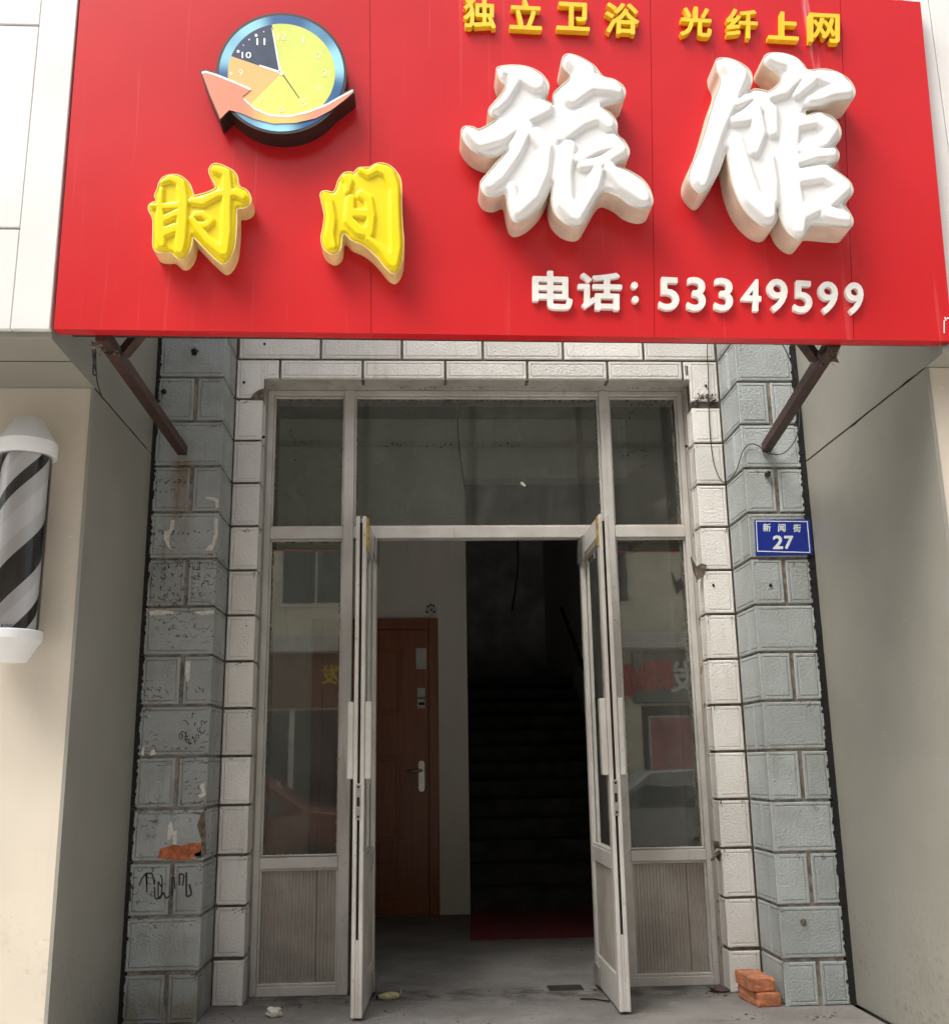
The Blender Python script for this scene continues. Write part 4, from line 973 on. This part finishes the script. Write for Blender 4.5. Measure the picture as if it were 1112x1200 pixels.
def stripes():
    t = NT('barber_stripes'); sp = t.n.new('ShaderNodeSeparateXYZ'); t.link(t.pos, sp.inputs[0])
    a = t.math('ARCTAN2', t.math('SUBTRACT', sp.outputs[1], cy), t.math('SUBTRACT', sp.outputs[0], cx))
    ph = t.math('FRACT', t.math('ADD', t.math('SUBTRACT', t.math('MULTIPLY', sp.outputs[2], 1/.60), t.math('MULTIPLY', a, 1/(2*math.pi))), OFFS))
    bd = lambda p, q_: t.math('MULTIPLY', t.ramp(ph, p-.003, p+.003), t.ramp(ph, q_+.003, q_-.003))
    c = t.mix(t.math('ADD', bd(.25, .37), t.math('ADD', bd(.54, .665), bd(.90, .997))), (.88, .87, .89), (.76, .76, .76))
    c = t.mix(t.math('ADD', bd(.004, .25), bd(.67, .77)), c, (.02, .017, .016))
    h = t.noise(220, 2); t.bump(h, .002, .5)
    return t.done(c, .3)
OFFS = (.125-.25-zc(683)/.60) % 1.0
MB().lathe([(Ri, z_b1), (Ri, z_c2)], cx, cy, 48).obj('striped_drum', stripes(), bp_, True)
MB().lathe([(Rt-.002, z_b1), (Rt-.002, z_c2)], cx, cy, 48).obj('clear_tube', M['clear'], bp_, True)
for zz in (z_c1-.02, z_b1-.02): MB().box(cx-.05, cx+.05, cy+.08, YW_-.0005, zz-.04, zz+.04, .004).obj('wall_bracket', M['white_plastic'], bp_)
# small blue maker lettering on the tube
for i, ch in enumerate('RONG'):
    x = 1.2+i*3.6; g = glyph(ch, (x, 731.5, x+3.0, 735.2), cy-.0965, .0006, M['navy'], bp_, .02, 'lettering')

# ------------------------------------------------------------------ loose things on the ground
def brick(label, c, rot, chips, size=(.112, .22, .058)):
    import bmesh
    sx, sy, sz = size; bm = bmesh.new(); bmesh.ops.create_cube(bm, size=1)
    for v in bm.verts: v.co = (v.co.x*sx, v.co.y*sy, v.co.z*sz+sz/2)
    bmesh.ops.bevel(bm, geom=bm.edges[:], offset=.005, segments=1, affect='EDGES'); bmesh.ops.subdivide_edges(bm, edges=bm.edges[:], cuts=3, use_grid_fill=True)
    rr = random.Random(chips)
    for v in bm.verts:
        v.co += Vector((rr.uniform(-1, 1), rr.uniform(-1, 1), rr.uniform(-1, 1)))*.0016
        if v.co.z > sz*.75 and v.co.x > sx*.32 and rr.random() < .7: v.co.z -= .008*chips/10
    me = bpy.data.meshes.new('brick'); bm.to_mesh(me); bm.free(); o = link_mesh('brick', me, None, M['brick']); o.location = c; o.rotation_euler = (0, 0, rot); return tag(o, label, 'brick')
bc = at(892, 1183, Z=0)
b1 = brick('lower orange brick lying on the floor by the right pillar', (1.545, .11, .001), .12, 3); b2 = brick('upper orange brick stacked on another by the right pillar', (1.532, .122, .062), .05, 9)
# crumpled paper, husk, twig
c = at(321, 1187, Z=.02); tag(lump('paper_ball', c, .026, M['paper'], None, 3, (1.5, .9, .8), 7), 'crumpled greyish paper scrap on the floor by the left panel', 'litter')
c = at(456, 1168, Z=.014); hk = thing('dry_husk', 'yellowish dry husk lying on the floor by the left door leaf', 'litter')
d = np.array([1, .15, 0]); MB().tube([c+d*t for t in (-.052, -.044, -.02, .01, .035, .048)], [.006, .010, .017, .020, .016, .008], 9).obj('pod', M['husk'], hk, True)
MB().tube([c+d*.046, c+np.array([.056, .01, .012]), c+np.array([.058, .02, .036])], [.004, .003, .002], 6).obj('stalk', M['husk'], hk, True); lump('dark_tip', c+d*-.055, .007, M['gap'], hk, 2)
e0, e1 = at(680, 1171, Z=.006), at(714, 1174, Z=.006); tag(MB().tube([e0, (e0+e1)/2+np.array([0, .004, .003]), e1], .004, 6).obj('stick', M['gap']), 'short dark stick on the floor beside the right door leaf', 'stick')
q = MB()
for (x, y, n, sp_) in ((838, 1162, 46, 13), (352, 1178, 10, 8), (375, 1172, 14, 14), (700, 1160, 10, 20), (880, 1192, 14, 30), (300, 1172, 12, 16), (460, 1186, 10, 14), (270, 1192, 20, 24), (960, 1192, 26, 30)):
    for i in range(n):
        c = at(x+random.gauss(0, sp_*.5), y+random.gauss(0, 2.5), Z=.003); s = random.uniform(.002, .008)
        q.add([c+rng.normal(0, s, 3)*np.array([1, 1, .45]) for _ in range(4)], [(0, 1, 2), (0, 2, 3), (0, 3, 1), (1, 3, 2)])
for i in range(420):
    c = np.array([random.uniform(-1.25, 1.85), random.choice((random.gauss(.38, .08), random.uniform(-.2, 1.6))), .002]); s = abs(random.gauss(0, .0028))+.001
    if c[1] < .31 or -.78 < c[0] < 1.42: q.add([c+rng.normal(0, s, 3)*np.array([1, 1, .5]) for _ in range(4)], [(0, 1, 2), (0, 2, 3), (0, 3, 1), (1, 3, 2)])
tag(q.obj('grit', M['rubble']), 'dark grit and crumbs scattered along the foot of the frame', 'grit', None, 'stuff')
q = MB()
for i in range(16):
    c = at(843+random.gauss(0, 4), 1000+random.gauss(0, 5), Y=REC+.03); q.add([c+rng.normal(0, .012, 3) for _ in range(4)], [(0, 1, 2), (0, 2, 3), (0, 3, 1), (1, 3, 2)])
tag(q.obj('wire_knot', M['rubble']), 'knot of rusty wire stuck on the right end of the sill rail', 'wire')
tag(lump('rag_scrap', at(842, 1160, Z=.012), .034, simple('dirty_rag', (.13, .085, .08), .95, 0, .45, 60, .006, 60), None, 77, (1.3, .7, .55), 11), 'crumpled dirty scrap at the foot of the right frame post', 'litter')

# ------------------------------------------------------------------ across the street (seen in the glass)
OY = -14.
ob = thing('opposite_building', 'ochre apartment house across the street, mirrored in the glass', 'building')
ochre = simple('ochre_render', (.78, .69, .52), .9, 0, .12, 1.2); gl = simple('dark_window', (.03, .035, .04), .15); pale = simple('pale_trim', (.60, .57, .50), .8)
MB().box(-22, 22, OY-8, OY, -.448, 10.4).obj('wall', ochre, ob)
MB().box(-22, 22, OY+.001, OY+.5, 3.15, 3.45, .02).obj('ledge', pale, ob)
for i in range(14):
    x = -18.2+i*2.7
    for zf in (4.1, 6.9):
        f = MB().box(x-.72, x+.72, OY+.002, OY+.06, zf-.06, zf+1.66, .01).obj('window', pale, ob)
        MB().box(x-.64, x-.02, OY+.061, OY+.066, zf+.02, zf+1.58).obj('pane', gl, f); MB().box(x+.02, x+.64, OY+.061, OY+.066, zf+.02, zf+1.58).obj('pane', gl, f)
for i in range(8):
    x = -15+i*4.2
    MB().box(x-1.95, x+1.95, OY+.002, OY+.12, 2.15, 3.14, .02).obj('shop_board', simple('shop_board', [(.20, .24, .23), (.17, .20, .19), (.50, .50, .48), (.20, .09, .055)][i % 4], .5), ob)
    MB().box(x-1.8, x+1.8, OY+.002, OY+.03, -.2, 2.1).obj('shop_window', gl, ob); MB().box(x-.05, x+.05, OY+.031, OY+.06, -.2, 2.1).obj('shop_mullion', pale, ob)
def street_glyph(ch, xm, zm, s, mat):
    if ch == '发' and mat.name.startswith('yellow'): s *= .62
    cu = bpy.data.curves.new('glyph', 'FONT'); cu.body = ch; cu.size = s; cu.extrude = .02; cu.offset = .02*s; o = bpy.data.objects.new('glyph', cu); COL.objects.link(o)
    me = bpy.data.meshes.new_from_object(o.evaluated_get(bpy.context.evaluated_depsgraph_get())); bpy.data.objects.remove(o)
    for v in me.vertices: v.co = (xm-v.co.x+s*.5, OY+.145+v.co.z, zm+v.co.y-s*.4)
    me.flip_normals(); me.materials.clear(); link_mesh('character', me, ob, mat)
def refl(x, y, Y): p = at(x, y, Y=2*(FY+.0475)-Y); return p[0], p[2]
redp = simple('red_letter', (.62, .05, .04), .5); M['poster'] = simple('pink_poster', (.50, .17, .19), .6, 0, .35, 8)
for ch, x, y, mt in (('地', 741, 797, redp), ('霖', 772, 790, redp), ('发', 803, 792, M['white_letter']), ('发', 388, 790, M['gold'])):
    a, b = refl(x, y, OY+.15); street_glyph(ch, a, b, .62, mt)
a, b = refl(789, 878, OY+.1); MB().box(a-.44, a+.44, OY+.05, OY+.062, b-.62, b+.62).obj('poster_frame', pale, ob); MB().box(a-.40, a+.40, OY+.0622, OY+.066, b-.56, b+.58).obj('poster', M['poster'], ob)
# cars parked across the road
def car(label, x, y, col):
    r = thing('parked_car', label, 'car'); paint = simple('car_paint', col, .25, 0, .03, 3); paint.node_tree.nodes['Principled BSDF'].inputs['Coat Weight'].default_value = .6
    zg = -.45; prof = [(-2.1, .35), (-2.15, .62), (-1.95, .80), (-1.35, .90), (-.62, 1.38), (.55, 1.42), (1.25, .98), (1.95, .90), (2.12, .66), (2.1, .35)]
    b = MB(); n = len(prof); v = []
    for yy, k in ((-.84, 0), (-.80, 1), (.80, 1), (.84, 0)):
        for px, pz in prof:
            ins = .16 if pz > 1.1 else 0; s = 1 if yy > 0 else -1; v.append((x+px*(1-.01*k), y+yy-s*(ins), zg+pz+(.02 if k else -.0)))
    f = [tuple(range(n))[::-1], tuple(range(3*n, 4*n))]+[(i*n+j, i*n+(j+1) % n, i*n+n+(j+1) % n, i*n+n+j) for i in range(3) for j in range(n)]
    o = b.add(v, f).obj('body', paint, r); smooth_by_angle(o, 30)
    for s in (-1, 1):
        for pts in ([(-1.15, .96), (-.60, 1.32), (-.08, 1.34), (-.08, .96)], [(-.0, .96), (-.0, 1.34), (.50, 1.35), (1.02, .98)]):
            pl = [(x+px, y+s*(.843-(.155 if pz > 1.1 else .0)), zg+pz) for px, pz in pts]; MB().prism(pl, (0, s*.006, 0)).obj('side_window', gl, r)
        for wx_ in (-1.35, 1.35):
            q = MB(); cyl = [(x+wx_+.31*math.cos(t), y+s*.70, zg+.31+.31*math.sin(t)) for t in np.linspace(0, 2*math.pi, 24, endpoint=False)]; w = q.prism(cyl, (0, s*.16, 0)).obj('wheel', M['black_cable'], r)
            cyl = [(x+wx_+.19*math.cos(t), y+s*.862, zg+.31+.19*math.sin(t)) for t in np.linspace(0, 2*math.pi, 16, endpoint=False)]; MB().prism(cyl, (0, s*.004, 0)).obj('rim', M['steel'], w)
    for yy in (-.6, .6):
        MB().box(x-2.16, x-2.08, y+yy-.16, y+yy+.16, zg+.60, zg+.72, .01).obj('headlight', pale, r); MB().box(x+2.06, x+2.14, y+yy-.16, y+yy+.16, zg+.62, zg+.75, .01).obj('tail_light', redp, r)
    return r
xr, _ = refl(345, 960, -8.2); car('red car parked across the street, mirrored in the left sidelight', xr-1.0, -8.2, (.10, .010, .012))
xr, _ = refl(790, 960, -8.2); car('grey car parked across the street, mirrored in the right sidelight', xr+.2, -8.2, (.20, .21, .22))

for o in COL.objects:
    if o.type == 'MESH' and o.parent is None and 'label' not in o and 'kind' not in o: print('UNTAGGED', o.name)
